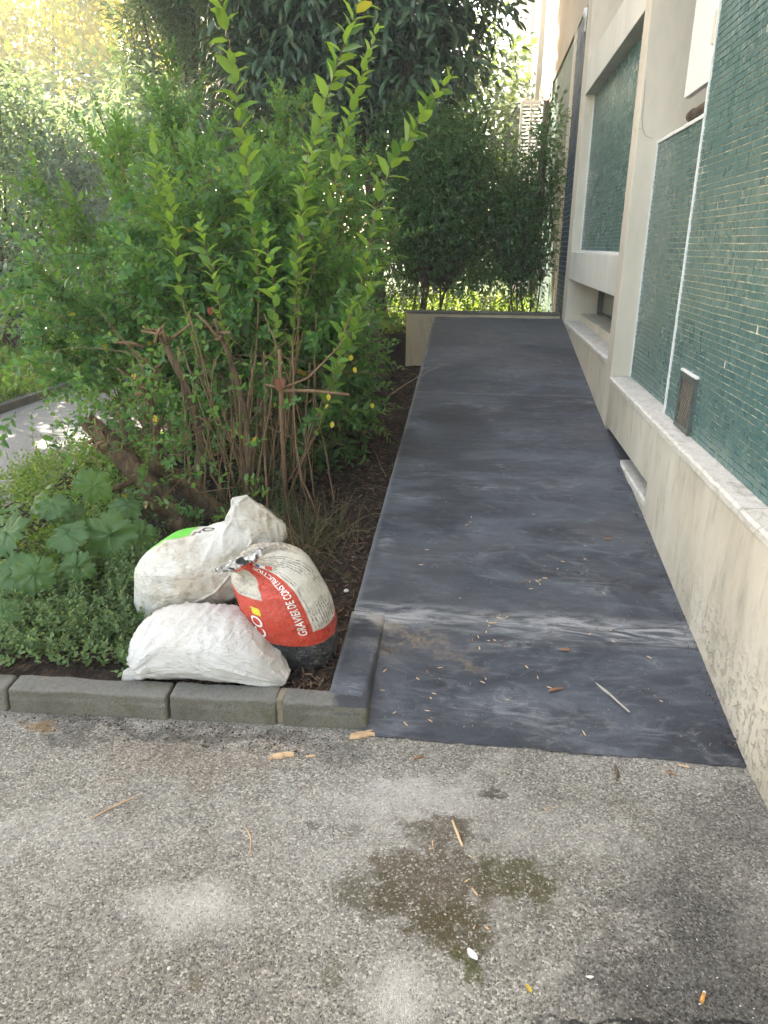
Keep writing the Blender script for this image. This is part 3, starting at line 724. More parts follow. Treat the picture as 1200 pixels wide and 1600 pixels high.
def shrub(root, seed, base, targets, leafmat, barkmat, L=.045, W=.024, sp=.028, twigs=9, tl=(.18, .45), t0=.4, r_stem=.011, spread=.10, tmpl=T_FINE, droop=.25, bulge=.35, outw=.8, upw=.5, sub=0, jit=.35, fill=None):
    r = np.random.default_rng(seed); mb = MB(); P0, D, Ln = [], [], []
    base = np.array(base, float); cen = np.mean(targets, 0)
    for tg in targets:
        tg = np.array(tg, float); b0 = base + np.array([r.normal(0, spread), r.normal(0, spread), 0])
        hl = np.linalg.norm(tg - b0); mid = (b0 + tg) / 2 + np.array([0, 0, hl * bulge * .4]) + r.normal(0, .05 * hl, 3)
        C_ = bez(b0, mid, tg, 11, .008, r); rr = r_stem * r.uniform(.6, 1.25)
        mb.tube(C_.tolist(), np.linspace(rr, .0022, 11).tolist(), 6)
        k = int(twigs * hl)
        for _ in range(k):
            t = t0 + (1 - t0) * r.random() ** .8; i = min(9, int(t * 10)); q = C_[i] + (C_[i + 1] - C_[i]) * (t * 10 - i)
            tn = nrm(C_[i + 1] - C_[i]); out = q - cen; out[2] *= .4; out = nrm(out)
            d = tn * .55 + out * outw * r.random() + r.normal(0, .55, 3); d[2] += upw * .5
            P0.append(q); D.append(nrm(d)); Ln.append(r.uniform(*tl))
        P0.append(C_[-1]); D.append(nrm(C_[-1] - C_[-3])); Ln.append(tl[0])
    if fill:
        for _ in range(fill[0]):
            P0.append([r.uniform(*fill[1]), r.uniform(*fill[2]), r.uniform(*fill[3])]); D.append(nrm(r.normal(0, 1, 3) + [0, -.3, .3])); Ln.append(r.uniform(*tl))
    P0, D, Ln = np.array(P0), np.array(D), np.array(Ln)
    if sub:
        k = len(P0); j = np.repeat(np.arange(k), sub); s = r.uniform(.3, .95, len(j)) * Ln[j]
        q = P0[j] + D[j] * s[:, None]; q[:, 2] -= droop * s * s
        d = nrm(D[j] * .7 + r.normal(0, .5, q.shape) + np.array([0, 0, .15]))
        V, F = twig_tubes(P0, D, Ln, .0028, .0012, droop); add_arrays(mb, V, F)
        P0 = np.concatenate([P0, q]); D = np.concatenate([D, d]); Ln = np.concatenate([Ln, r.uniform(tl[0] * .5, tl[1] * .6, len(q))])
        V, F = twig_tubes(P0[k:], D[k:], Ln[k:], .0016, .0009, droop); add_arrays(mb, V, F)
    else:
        V, F = twig_tubes(P0, D, Ln, .0026, .0010, droop); add_arrays(mb, V, F)
    mb.build('stems', barkmat, root)
    lv = twig_leaves(P0, D, Ln, sp, L, W, r, droop, jit=jit)
    leaf_obj('foliage', *lv, tmpl, leafmat, root); return len(lv[0])
def targets(r, n, cx, cy, cz, rx, ry, rz_, zmin=.0, shell=.65):
    out = []
    while len(out) < n:
        v = r.normal(0, 1, 3); v /= np.linalg.norm(v); v *= shell + (1 - shell) * r.random()
        p = (cx + v[0] * rx, cy + v[1] * ry, cz + v[2] * rz_)
        if p[2] > zmin: out.append(p)
    return out

# ------------------------------------------------------------------ the privet with its tall shoots
rA = np.random.default_rng(11)
A = empty('privet_bush', (-2.15, 4.05, .1), 'nearest leafy privet bush with bare lower stems and tall bright upright shoots', 'bush')
tA = targets(rA, 20, -2.25, 4.42, 1.45, .72, .36, .50, 1.0)
shrub(A, 12, (-2.12, 4.05, .10), tA, L_privet, B_twig, L=.070, W=.038, sp=.034, twigs=12, tl=(.15, .40), t0=.42, spread=.16, r_stem=.007, fill=(300, (-2.85, -1.6), (4.05, 4.75), (.35, 1.45)))
def shoot(pts, seed, leaf_from=.35, L=.066, W=.036, sp=.042, rr=.0065):
    """long straight shoot with opposite leaves"""
    r = np.random.default_rng(seed); pts = np.array(pts, float)
    s = np.concatenate([[0], np.cumsum(np.linalg.norm(np.diff(pts, axis=0), axis=1))]); tot = s[-1]
    pos = lambda x: np.stack([np.interp(x, s, pts[:, k]) for k in range(3)], -1)
    xs = np.linspace(0, tot, 16); C_ = pos(xs)
    for _ in range(2): C_[1:-1] = (C_[:-2] + 2 * C_[1:-1] + C_[2:]) / 4
    C_[3:] += np.cumsum(r.normal(0, .006, (13, 3)) * [1, 1, .2], 0)
    mb = MB().tube(C_.tolist(), np.linspace(rr, .0012, 16).tolist(), 7)
    P, D, N, LL, WW = [], [], [], [], []; up = np.array([0, 0, 1.])
    x = leaf_from * tot; i = 0; ph = r.uniform(0, 3)
    while x < tot:
        u = x / tot * 15; j = min(14, int(u)); p = C_[j] + (C_[j + 1] - C_[j]) * (u - j); t = nrm(C_[j + 1] - C_[j])
        a = nrm(np.cross(t, [.2, 1, .1])); b = np.cross(t, a); th = ph + i * 1.57 + r.normal(0, .2)
        q = a * math.cos(th) + b * math.sin(th); f = (x / tot - leaf_from) / (1 - leaf_from)
        sc = (.8 + .35 * math.sin(f * 2.6)) * (1 - .45 * max(0, (f - .85) / .15))
        for sg in (1, -1):
            if r.random() < .06: continue
            P.append(p); D.append(q * sg * .75 + t * r.uniform(.4, .95) + r.normal(0, .2, 3) - up * .12 * (1 - f)); N.append(t * .8 - q * sg * .5 + up * .2 + r.normal(0, .38, 3))
            z = sc * r.uniform(.78, 1.15); LL.append(L * z); WW.append(W * z)
        x += sp * r.uniform(.85, 1.2) * (1 - .3 * f); i += 1
    o = mb.build('shoot', B_twig, A)
    leaf_obj('shoot_leaves', np.array(P), np.array(D), np.array(N), np.array(LL), np.array(WW), T_FINE, L_young_lit, o)
    return o
def sub_fix(o):
    for c in o.children: c.matrix_parent_inverse = Matrix.Identity(4)
# sub-children of a part: part sits at world origin through its inverse, so undo once more
_sh = [([(-2.22, 3.95, .1), (-2.10, 3.95, .7), (-2.02, 4.0, 1.25), (-2.05, 4.0, 1.75), (-2.11, 4.0, 2.2), (-2.16, 4.0, 2.75)], .42),
       ([(-1.98, 3.9, .1), (-1.86, 3.92, .7), (-1.78, 3.95, 1.3), (-1.80, 4.0, 1.75), (-1.69, 4.02, 2.15), (-1.56, 4.05, 2.5), (-1.40, 4.05, 2.78)], .40),
       ([(-1.95, 3.9, .15), (-1.66, 3.95, .65), (-1.50, 4.0, 1.2), (-1.42, 4.0, 1.72), (-1.26, 4.03, 2.02), (-1.07, 4.05, 2.26)], .48),
       ([(-1.95, 3.9, .12), (-1.86, 3.9, .9), (-1.78, 3.9, 1.5), (-1.72, 3.9, 1.95)], .45),
       ([(-2.05, 3.95, .12), (-1.92, 4.05, .9), (-1.72, 4.2, 1.6), (-1.60, 4.3, 2.1), (-1.46, 4.4, 2.55)], .5),
       ([(-2.15, 3.85, .12), (-2.13, 3.80, .8), (-2.20, 3.78, 1.3), (-2.24, 3.78, 1.62)], .4),
       ([(-2.1, 3.85, .12), (-1.93, 3.80, .8), (-1.90, 3.78, 1.25), (-1.94, 3.78, 1.58)], .5),
       ([(-1.9, 3.9, .15), (-1.62, 3.85, .8), (-1.46, 3.85, 1.1), (-1.36, 3.9, 1.4)], .45),
       ([(-1.9, 3.9, .15), (-1.66, 3.8, .7), (-1.60, 3.75, 1.0), (-1.52, 3.75, 1.25)], .35),
       ([(-2.2, 3.9, .15), (-2.35, 3.9, .8), (-2.45, 3.9, 1.3), (-2.50, 3.95, 1.85)], .5),
       ([(-2.2, 4.1, .15), (-2.5, 4.2, 1.0), (-2.62, 4.25, 1.7), (-2.66, 4.3, 2.1)], .5)]
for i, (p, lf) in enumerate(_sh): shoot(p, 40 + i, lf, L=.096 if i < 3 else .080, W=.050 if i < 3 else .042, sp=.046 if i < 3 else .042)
# bare brown canes at the foot, some cut off short
mb = MB(); r = np.random.default_rng(3)
for i in range(34):
    b0 = np.array([-2.1 + r.normal(0, .22), 3.95 + r.normal(0, .16), .08]); h = r.uniform(.35, 1.15)
    tp = b0 + np.array([r.normal(0, .16) * h, r.normal(0, .12) * h - .02, h]); rr = r.uniform(.003, .009)
    mb.tube(bez(b0, (b0 + tp) / 2 + r.normal(0, .05, 3), tp, 7, .006, r).tolist(), np.linspace(rr, rr * .6, 7).tolist(), 6)
for i in range(46):
    b0 = np.array([-2.05 + r.normal(0, .30), 3.9 + r.normal(0, .16), r.uniform(.25, 1.0)]); d = nrm(np.array([r.normal(0, 1), r.normal(0, .6), r.normal(0.1, .5)]))
    tp = b0 + d * r.uniform(.2, .6); mid = (b0 + tp) / 2 + np.array([0, 0, .06]) + r.normal(0, .03, 3)
    mb.tube(bez(b0, mid, tp, 6, .004, r).tolist(), np.linspace(.0028, .0010, 6).tolist(), 4)
mb.tube([(-1.86, 3.70, .12), (-1.87, 3.70, .55), (-1.865, 3.69, .90), (-1.86, 3.68, 1.0)], [.0135, .012, .011, .010], 8)
mb.tube([(-1.865, 3.69, .79), (-1.70, 3.66, .80), (-1.50, 3.64, .79)], [.010, .009, .008], 7)
mb.tube([(-1.95, 3.70, .82), (-1.865, 3.69, .80), (-1.72, 3.68, .86), (-1.56, 3.72, 1.02), (-1.50, 3.75, 1.2)], [.006, .007, .006, .005, .003], 6)
mb.build('cane', B_twig, A)
# a few dead reddish leaves and yellowing ones
def few_leaves(name, pts, L, W, mat, parent, seed):
    r = np.random.default_rng(seed); P = np.array(pts, float); n = len(P)
    return leaf_obj(name, P, np.array([0, 0, -1.]) + r.normal(0, .4, (n, 3)), r.normal(0, .3, (n, 3)) + np.array([0, -1, .2]), np.full(n, L), np.full(n, W), T_FINE, mat, parent)
M_dead = mat_leaf('dead_leaf', (.22, .08, .05), (.34, .15, .08), .3, tcol=(1.3, 1.1, .9)); M_yel = mat_leaf('yellow_spent_leaf', (.50, .42, .05), (.65, .52, .06), .4, tcol=(1.2, 1.2, .7))
few_leaves('dead_leaves', [(-2.22, 3.7, 1.20), (-2.20, 3.7, 1.20), (-1.87, 3.66, .86), (-1.88, 3.67, .84), (-1.84, 3.66, .86)], .055, .035, M_dead, A, 1)
few_leaves('yellow_leaves', [(-1.60, 3.6, .80), (-1.60, 3.6, .74), (-1.48, 3.7, .92), (-1.50, 3.7, .98), (-1.58, 3.6, .66), (-1.42, 3.9, .7), (-2.46, 3.3, .93)], .036, .026, M_yel, A, 2)

# ------------------------------------------------------------------ more bushes of the hedge
Bb = empty('privet_bush', (-3.05, 5.0, .1), 'broad spreading privet bush on the left whose side branches hang over the path', 'bush', None)
tB = targets(rA, 30, -3.02, 4.95, 1.5, .85, .62, .85, .75) + [(-3.5, 4.2, .95), (-3.4, 4.1, 1.15), (-3.7, 4.4, 1.25), (-3.3, 4.0, .85), (-3.2, 3.9, 1.35)]
shrub(Bb, 22, (-2.95, 4.9, .08), tB, L_privet, B_twig, L=.066, W=.036, sp=.034, twigs=12, tl=(.15, .42), t0=.30, spread=.2, r_stem=.009, fill=(260, (-3.7, -2.4), (4.2, 5.2), (.35, 1.5)))
Cb = empty('privet_bush', (-2.1, 5.3, .1), 'dense green bush leafy to the ground beside the middle of the ramp', 'bush')
tC = targets(rA, 32, -2.10, 5.25, 1.35, .66, .60, 1.0, .25) + targets(rA, 14, -1.80, 4.6, .65, .36, .4, .5, .2)
shrub(Cb, 32, (-2.1, 5.25, .10), tC, L_privet, B_twig, L=.060, W=.031, sp=.033, twigs=12, tl=(.15, .38), t0=.30, spread=.2, r_stem=.012)
Cc = empty('privet_bush', (-2.3, 6.9, .1), 'green bush at the far end of the bed in front of the low cream wall', 'bush')
tC = targets(rA, 38, -2.35, 6.9, 1.60, .72, .85, 1.2, .3)
shrub(Cc, 42, (-2.3, 6.9, .18), tC, L_privet, B_twig, L=.066, W=.036, sp=.036, twigs=11, tl=(.16, .4), t0=.25, spread=.25, r_stem=.013, tmpl=T_KITE)
Cd = empty('privet_bush', (-3.5, 6.9, .1), 'tall green bush filling the hedge between path and bed behind the spreading one', 'bush')
tC = targets(rA, 38, -3.35, 6.6, 1.75, .8, .8, 1.2, .4)
shrub(Cd, 52, (-3.4, 6.7, .12), tC, L_privet, B_twig, L=.066, W=.036, sp=.036, twigs=11, tl=(.16, .4), t0=.25, spread=.25, r_stem=.013, tmpl=T_KITE)

# old pruned trunk ------------------------------------------------------------------
St = empty('pruned_shrub', (-2.2, 3.25, .1), 'old thick leaning shrub trunk pruned to knobbly stubs behind the sacks', 'shrub')
def gnarly(pts, rads, name, parent, seed, mat=B_stump, n=28, amp=.22, cut=True, seg=48):
    pts = np.array(pts, float); s = np.linspace(0, 1, len(pts)); u = np.linspace(0, 1, seg)
    C_ = np.stack([np.interp(u, s, pts[:, k]) for k in range(3)], -1)
    for _ in range(3): C_[1:-1] = (C_[:-2] + 2 * C_[1:-1] + C_[2:]) / 4
    rr = np.interp(u, s, rads); mb = MB().tube(C_.tolist(), rr.tolist(), n)
    if cut: mb.m[-1] = 1
    base = len(mb.v) - seg * n
    for i in range(seg):
        for k in range(n):
            v = np.array(mb.v[base + i * n + k]); c = C_[i]; q = Vector(v * 22 + seed)
            f = 1 + amp * (1.2 * mnoise.noise(q) + .8 * mnoise.noise(q * 2.3) + .6 * mnoise.noise(Vector((q.x * 4, q.y * 4, q.z * 1.2)))) + amp * .4 * mnoise.noise(Vector((k * 1.3, i * .12, seed)))
            mb.v[base + i * n + k] = tuple(c + (v - c) * f)
    return mb.build(name, [mat, M_cut], parent)
gnarly([(-2.16, 3.22, .0), (-2.22, 3.22, .12), (-2.32, 3.24, .26), (-2.42, 3.26, .38), (-2.52, 3.27, .50), (-2.60, 3.26, .60), (-2.70, 3.24, .72)], [.060, .052, .048, .050, .054, .045, .040], 'trunk', St, 1)
gnarly([(-2.05, 3.5, .0), (-2.16, 3.48, .18), (-2.32, 3.44, .34), (-2.45, 3.38, .45)], [.05, .046, .044, .038], 'trunk', St, 2)
gnarly([(-2.50, 3.3, .45), (-2.52, 3.3, .58), (-2.56, 3.3, .74)], [.022, .014, .011], 'branch', St, 3, amp=.12, n=9, seg=12)
gnarly([(-2.42, 3.32, .42), (-2.40, 3.34, .6), (-2.42, 3.36, .78), (-2.48, 3.36, .90)], [.030, .022, .019, .018], 'branch', St, 4, amp=.14, n=10, seg=16)
gnarly([(-2.26, 3.45, .28), (-2.24, 3.5, .6), (-2.30, 3.5, .85), (-2.40, 3.5, 1.08)], [.026, .018, .018, .017], 'branch', St, 5, amp=.16, n=10, seg=20)
gnarly([(-2.44, 3.3, .42), (-2.50, 3.22, .42), (-2.55, 3.16, .40), (-2.62, 3.10, .385)], [.024, .016, .014, .012], 'branch', St, 6, amp=.15, n=9, seg=12)
gnarly([(-2.05, 3.6, .2), (-2.02, 3.62, .6), (-2.08, 3.62, .9), (-2.16, 3.60, 1.15)], [.018, .014, .013, .010], 'branch', St, 7, amp=.14, n=9, seg=16)
gnarly([(-2.30, 3.24, .24), (-2.36, 3.18, .31), (-2.40, 3.15, .33)], [.032, .024, .02], 'branch', St, 8, amp=.2, n=10, seg=10)
mb = MB(); r = np.random.default_rng(8)
for c_, k in (((-2.42, 3.5, 1.08), 9), ((-2.16, 3.6, 1.12), 5), ((-2.60, 3.24, .62), 9), ((-2.48, 3.36, .90), 4)):
    for i in range(k):
        d = nrm(np.array([r.normal(0, .6), r.normal(-.2, .4), abs(r.normal(.4, .5))])); ln = r.uniform(.05, .17)
        p0 = np.array(c_) + r.normal(0, .03, 3) - [0, 0, .03]; mb.tube([p0, p0 + d * ln * .5 + r.normal(0, .006, 3), p0 + d * ln], [.0095, .007, .005], 6)
for i in range(30):
    p0 = np.array([-2.35 + r.normal(0, .16), 3.35 + r.normal(0, .08), .5 + r.uniform(-.2, .5)]); d = nrm(r.normal(0, 1, 3)); ln = r.uniform(.15, .4)
    mb.tube(bez(p0, p0 + d * ln * .5 + r.normal(0, .03, 3), p0 + d * ln, 5).tolist(), [.003, .0025, .002, .0016, .001], 4)
mb.build('twigs', B_twig, St)
r = np.random.default_rng(9); P0 = np.array([(-2.38, 3.22, .55)]) + r.normal(0, 1, (130, 3)) * [.24, .10, .28]; D0 = r.normal(0, 1, (130, 3)) + [0, -.3, .5]
lv = twig_leaves(P0, D0, r.uniform(.08, .22, 130), .035, .040, .024, r); leaf_obj('foliage', *lv, T_FINE, L_privet, St)
V, F = twig_tubes(P0, D0, np.full(130, .2), .0016, .0008, .15); mb = MB(); add_arrays(mb, V, F); o_ = mb.build('sprigs', B_twig, St); o_['kind'] = 'stuff'

# ------------------------------------------------------------------ trees and shrubs behind
def crown_leaves(r, n, ells, L, W, mat, tmpl, parent, drop=.4, clump=26, cl=.30, shell=.55):
    """leaves gathered in clumps through the crown's volume"""
    E = np.array(ells, float); vol = E[:, 3] * E[:, 4] * E[:, 5]; k = max(8, n // clump)
    idx = r.choice(len(E), k, p=vol / vol.sum()); v = nrm(r.normal(0, 1, (k, 3))) * (shell + (1 - shell) * r.random((k, 1)) ** .6) * r.uniform(.85, 1.12, (k, 1))
    C_ = E[idx, :3] + v * E[idx, 3:6]; C_ = C_[C_[:, 2] > .3]; k = len(C_); v = v[:k]
    j = np.repeat(np.arange(k), clump); d = nrm(r.normal(0, 1, (len(j), 3)) * [1, 1, .7]); P = C_[j] + d * cl * r.random((len(j), 1)) ** .5
    D = d * .8 + v[j] * .4 + r.normal(0, .35, d.shape) - np.array([0, 0, drop]); N = np.array([0, 0, 1.]) + v[j] * .5 + r.normal(0, .45, d.shape)
    s = r.uniform(.65, 1.2, len(j)); leaf_obj('crown', P, D, N, L * s, W * s, tmpl, mat, parent); return C_
def tree(name, label, cat, seed, base, ells, n, L, W, mat, tmpl=T_KITE, trunk=.12, clump=26, cl=.3, drop=.4, bark=None, group=None, limbs=14, stems=1, shell=.55):
    r = np.random.default_rng(seed); o = empty(name, base, label, cat, group)
    C_ = crown_leaves(r, n, ells, L, W, mat, tmpl, o, drop, clump, cl, shell)
    mb = MB(); cen = np.mean([e[:3] for e in ells], 0); b = np.array(base, float)
    for s in range(stems):
        b0 = b + (r.normal(0, .12, 3) * [1, 1, 0] if stems > 1 else 0); fork = b0 + (cen - b0) * .45 + r.normal(0, .08, 3)
        mb.tube(bez(b0 - [0, 0, .1], (b0 + fork) / 2 + r.normal(0, .06, 3), fork, 8).tolist(), np.linspace(trunk, trunk * .65, 8).tolist(), 9)
        for c in C_[r.choice(len(C_), min(limbs, len(C_)), replace=False)]:
            mb.tube(bez(fork - [0, 0, .02], (fork + c) / 2 + r.normal(0, .15, 3), c, 7).tolist(), np.linspace(trunk * .42, .008, 7).tolist(), 5)
    mb.build('trunk', bark or B_dark, o); return o
tree('evergreen_tree', 'tall dark large leaved evergreen tree reaching over the top of the ramp by the facade', 'tree', 61, (-2.15, 10.0, .4),
     [(-2.55, 9.9, 4.3, 1.8, 1.2, 1.75), (-1.68, 9.9, 4.2, .75, .8, 1.4), (-2.6, 10.2, 6.2, 1.9, 1.6, 1.8), (-2.9, 10.1, 3.7, 1.3, 1.0, 1.2)], 36000, .17, .052, L_loquat, T_LANCE, .07, 14, .30, .45, shell=.35, stems=2)
tree('evergreen_tree', 'dark evergreen tree left of the tallest one, behind the privet shoots', 'tree', 62, (-3.6, 11.2, .3),
     [(-3.35, 11.0, 4.2, 1.15, 1.1, 2.1), (-3.2, 11, 6.6, 1.5, 1.5, 2.0)], 22000, .17, .055, L_loquat, T_LANCE, .09, 14, .32, .45, shell=.35)
tree('conifer', 'feathery grey green conifer behind the tall shoots of the privet', 'tree', 63, (-5.5, 12.5, .2),
     [(-5.5, 12.5, 3.8, 1.0, .9, 2.4), (-5.4, 12.5, 6.2, .9, .9, 2.0)], 30000, .13, .022, L_conif, T_KITE, .10, 30, .22, .25, shell=.5)
tree('leafy_shrub', 'big pale grey green shrub on the far left beyond the path', 'shrub', 64, (-7.2, 9.6, .1),
     [(-7.3, 9.6, 1.9, 1.5, 1.1, 1.8), (-6.4, 9.9, 1.6, 1.0, .9, 1.5)], 22000, .12, .040, L_grey, T_KITE, .05, 22, .24, .3, stems=4, shell=.6)
tree('leafy_shrub', 'rounded pale grey green shrub between the far left one and the conifer', 'shrub', 65, (-5.3, 10.0, .1),
     [(-5.3, 10.2, 1.8, 1.0, .9, 1.7), (-4.6, 10.3, 1.9, .9, .8, 1.5)], 18000, .12, .040, L_grey, T_KITE, .05, 22, .22, .3, stems=4, shell=.6)
tree('yellow_tree', 'sunlit yellow green tree in the top left corner far beyond the shrubs', 'tree', 66, (-15.5, 26, .3),
     [(-15.5, 26, 9.5, 5.5, 3.5, 4.5), (-12, 26, 8.2, 3.2, 3, 3.0), (-18, 25, 7.2, 3.5, 3, 3.0)], 30000, .26, .14, L_yellow, T_KITE, .22, 22, .75, .5, bark=B_dark, shell=.5)
tree('pale_shrub', 'small leaved dark shrub left of the far end of the ramp behind the low wall', 'shrub', 67, (-1.42, 9.0, .5),
     [(-1.40, 9.0, 2.0, .62, .5, .80), (-1.15, 9.1, 2.4, .45, .4, .60), (-1.6, 9.1, 1.55, .5, .4, .7), (-.95, 9.2, 1.6, .45, .4, .7), (-1.7, 9.3, 2.5, .5, .4, .6)], 26000, .066, .027, L_nand, T_KITE, .018, 16, .16, .15, stems=6, limbs=18, shell=.3)
tree('airy_shrub', 'thin airy shrub nearest the facade with the white wall showing through it', 'shrub', 68, (-.28, 9.0, .5),
     [(-.38, 9.0, 1.75, .36, .35, .95), (-.20, 9.0, 2.4, .17, .25, .65), (-.60, 9.2, 1.8, .34, .3, .75)], 8500, .066, .027, L_nand, T_KITE, .012, 12, .14, .15, stems=6, limbs=16, shell=.2)
for i, (x, y, s) in enumerate([(-9.5, 16, 1.0), (-5.2, 19, 1.25), (-1.8, 17, .9), (-13.5, 15, 1.0), (-19, 19, 1.1), (-1.2, 26, 1.1)]):
    lab = ['mid green tree seen through gaps behind the conifer', 'largest of the leafy trees hidden behind the dark evergreens', 'leafy tree close to the facade behind the thin shrubs', 'tree beyond the far left grey green shrub', 'tree at the far left edge of the garden', 'farthest tree standing by the end of the facade'][i]
    tree('garden_tree', lab, 'tree', 70 + i, (x, y, .2), [(x, y, 2.6 * s, 2.6 * s, 1.8, 2.3 * s), (x + .5, y, 4.4 * s if i not in (0, 3, 4) else 3.0, 2.0 * s, 1.6, 1.8 * s)], 6500, .22, .12, L_far, T_KITE, .12, 20, .5, .4, group=None, shell=.4)
# tall trees added with crowns out of view to keep the foreground shaded
for i, (x, y, z, rr) in enumerate([(-9.8, 8.5, 7.4, 3.3), (-7.2, 9.3, 8.4, 3.0), (-9.4, 7.0, 9.5, 3.2), (-6.4, 14.4, 9.9, 3.4), (-12.4, 5.0, 7.6, 3.4), (-14.5, 7.0, 8.5, 3.2)]):
    lab = ['tall added shade tree out of view left of the path', 'tall added shade tree whose crown hangs over the grey green shrubs', 'slender tall added shade tree between its neighbours left of the path', 'tall added shade tree rising behind the grey green shrubs', 'tall added shade tree nearest the camera on the left', 'tall added shade tree farthest out on the lawn'][i]
    tree('added_shade_tree', lab, 'tree', 80 + i, (x - (1.6 if i == 1 else 0), y, .1), [(x, y, z, rr, rr, rr * .8), (x + .9, y - .6, z - 1.5, rr * .75, rr * .75, rr * .5)], 13000, .36, .22, L_far, T_KITE, .20, 20, .7, .4, shell=.2)

# lime ground cover in the sun beyond the ramp ------------------------------------------
r = np.random.default_rng(5)
n = 420; P0 = np.stack([r.uniform(-2.0, -.1, n), r.uniform(8.35, 11.5, n), np.full(n, .50)], 1); D0 = r.normal(0, .5, (n, 3)) + [0, 0, 1.]
lv = twig_leaves(P0, D0, r.uniform(.22, .50, n), .05, .06, .035, r); o = leaf_obj('low_plants', *lv, T_KITE, L_lime); tag(o, 'bright lime green low plants behind the wall at the ramp end', 'plants', kind='stuff')
# grass on the lawn
n = 26000; x = r.uniform(-10.5, -5.28, n); y = r.uniform(4.5, 12.5, n)
P = np.stack([x, y, np.full(n, .06)], 1); D0 = r.normal(0, .45, (n, 3)) + [0, 0, 1.]
o = leaf_obj('grass', P, D0, r.normal(0, 1, (n, 3)), r.uniform(.07, .24, n), np.full(n, .010), T_KITE, L_grass); tag(o, 'tall fresh green grass on the lawn past the path', 'grass', kind='stuff')

# ground cover at the left ------------------------------------------------------------------
def cover(name, label, n, xr, yr, hr, sp, L, W, mat, seed, mask=None, hf=None):
    r = np.random.default_rng(seed); x = r.uniform(*xr, n); y = r.uniform(*yr, n)
    if mask is not None: k = mask(x, y); x, y = x[k], y[k]
    z = np.array([soil_h(a, b) for a, b in zip(x, y)]) - .01; m = len(x)
    h = r.uniform(*hr, m) * (hf(x, y) if hf else 1)
    P0 = np.stack([x, y, z], 1); D0 = r.normal(0, .38, (m, 3)) + [0, -.12, 1.]
    lv = twig_leaves(P0, D0, h, sp, L, W, r, droop=.5, start=.3, ang=1.1); o = leaf_obj(name, *lv, T_FINE, mat)
    tag(o, label, 'ground cover', kind='stuff'); return o
cover('herb_cover', 'small soft leaved herb spreading over the bed left of the white sacks', 900, (-2.75, -2.00), (2.14, 2.95), (.10, .27), .020, .024, .017, L_mint, 1, None, lambda x, y: .55 + .6 * np.clip((y - 2.1) / .6, 0, 1))
cover('leaf_cover', 'bright low leafy growth along the near edge of the path', 1100, (-3.95, -2.35), (2.2, 5.0), (.14, .34), .032, .034, .022, L_cover, 2, lambda x, y: (x < -2.45 - .25 * np.abs(y - 2.7) - (y < 2.6) * .25) & (x > -4.0 + .15 * (5 - y)))
cover('shade_cover', 'dark small leaved growth under the bushes along the mulch', 700, (-2.6, -1.62), (2.75, 7.5), (.10, .34), .026, .030, .018, L_small, 3, lambda x, y: (x < -1.72 - .12 * np.sin(y * 2.2)))
# dry grass tuft and dry twigs by the sacks
r = np.random.default_rng(21); mb = MB()
for i in range(70):
    b0 = np.array([-1.66 + r.normal(0, .05), 3.15 + r.normal(0, .08), .08]); d = np.array([r.normal(-.1, .5), r.normal(-.1, .4), r.uniform(.3, 1)]); ln = r.uniform(.15, .42)
    tp = b0 + nrm(d) * ln; tp[2] -= .06; mb.tube(bez(b0, b0 + nrm(d) * ln * .6 + [0, 0, .07], tp, 6).tolist(), [.0013, .0012, .0011, .001, .0008, .0006], 3)
M_dry = simple('dry_grass', (.30, .22, .12), .8)
o = mb.build('dry_tuft', M_dry); tag(o, 'tuft of thin dry brown stalks beside the mulch behind the red sack', 'dry plant')
r = np.random.default_rng(22)
P0 = np.array([(-1.72, 3.35, .08)]) + r.normal(0, 1, (150, 3)) * [.12, .16, 0]; D0 = r.normal(0, .5, (150, 3)) + [0, 0, 1.]
lv = twig_leaves(P0, D0, r.uniform(.12, .34, 150), .016, .022, .004, r, ang=.6); o = empty('rosemary', (-1.72, 3.35, .1), 'low needle leaved herb bush in the shade behind the sacks', 'bush')
leaf_obj('foliage', *lv, T_KITE, L_small, o); V, F = twig_tubes(P0, D0, np.full(150, .25), .0016, .0008, .15); mb = MB(); add_arrays(mb, V, F); mb.build('stems', B_twig, o)

# hollyhock with large lobed leaves ------------------------------------------------------------
def mat_big():
    g = G('lobed_leaf'); uv = g.co('UV'); s = g.sep(uv)
    th = s[0]; rad = s[1]
    vein = g.m('ABSOLUTE', g.m('SUBTRACT', g.m('FRACT', g.m('MULTIPLY', g.m('ADD', th, .1), 5)), .5)); vein = g.m('MULTIPLY', vein, g.m('ADD', rad, .05))
    ve = g.rng(vein, .012, .035, 1, 0)
    rnd = g.n('ShaderNodeObjectInfo').outputs['Random']
    isl = g.n('ShaderNodeNewGeometry').outputs['Random Per Island']
    base = g.mix(isl, (.035, .095, .045), (.11, .19, .065)); base = g.mix(g.rng(g.noise(9, 4), .4, .7, 0, .5), base, (.06, .14, .04))
    base = g.mix(g.m('MULTIPLY', ve, .3), base, (.20, .30, .15))
    h = g.m('ADD', g.m('MULTIPLY', ve, -1), g.m('MULTIPLY', g.noise(60, 3), .5))
    g.done(base, .55, g.bump(h, .6, .004), .35)
    tr = g.n('ShaderNodeBsdfTranslucent'); g.put(tr.inputs[0], g.mix(1.0, base, (2.4, 2.2, .6), 'MULTIPLY'))
    mx = g.n('ShaderNodeMixShader'); mx.inputs[0].default_value = .35
    g.t.links.new(g.b.outputs[0], mx.inputs[1]); g.t.links.new(tr.outputs[0], mx.inputs[2]); g.t.links.new(mx.outputs[0], g.out.inputs[0]); return g.mat
M_big = mat_big()
HH = empty('hollyhock', (-2.62, 2.85, .1), 'plant with large rounded lobed leaves at the left edge behind the herb', 'plant')
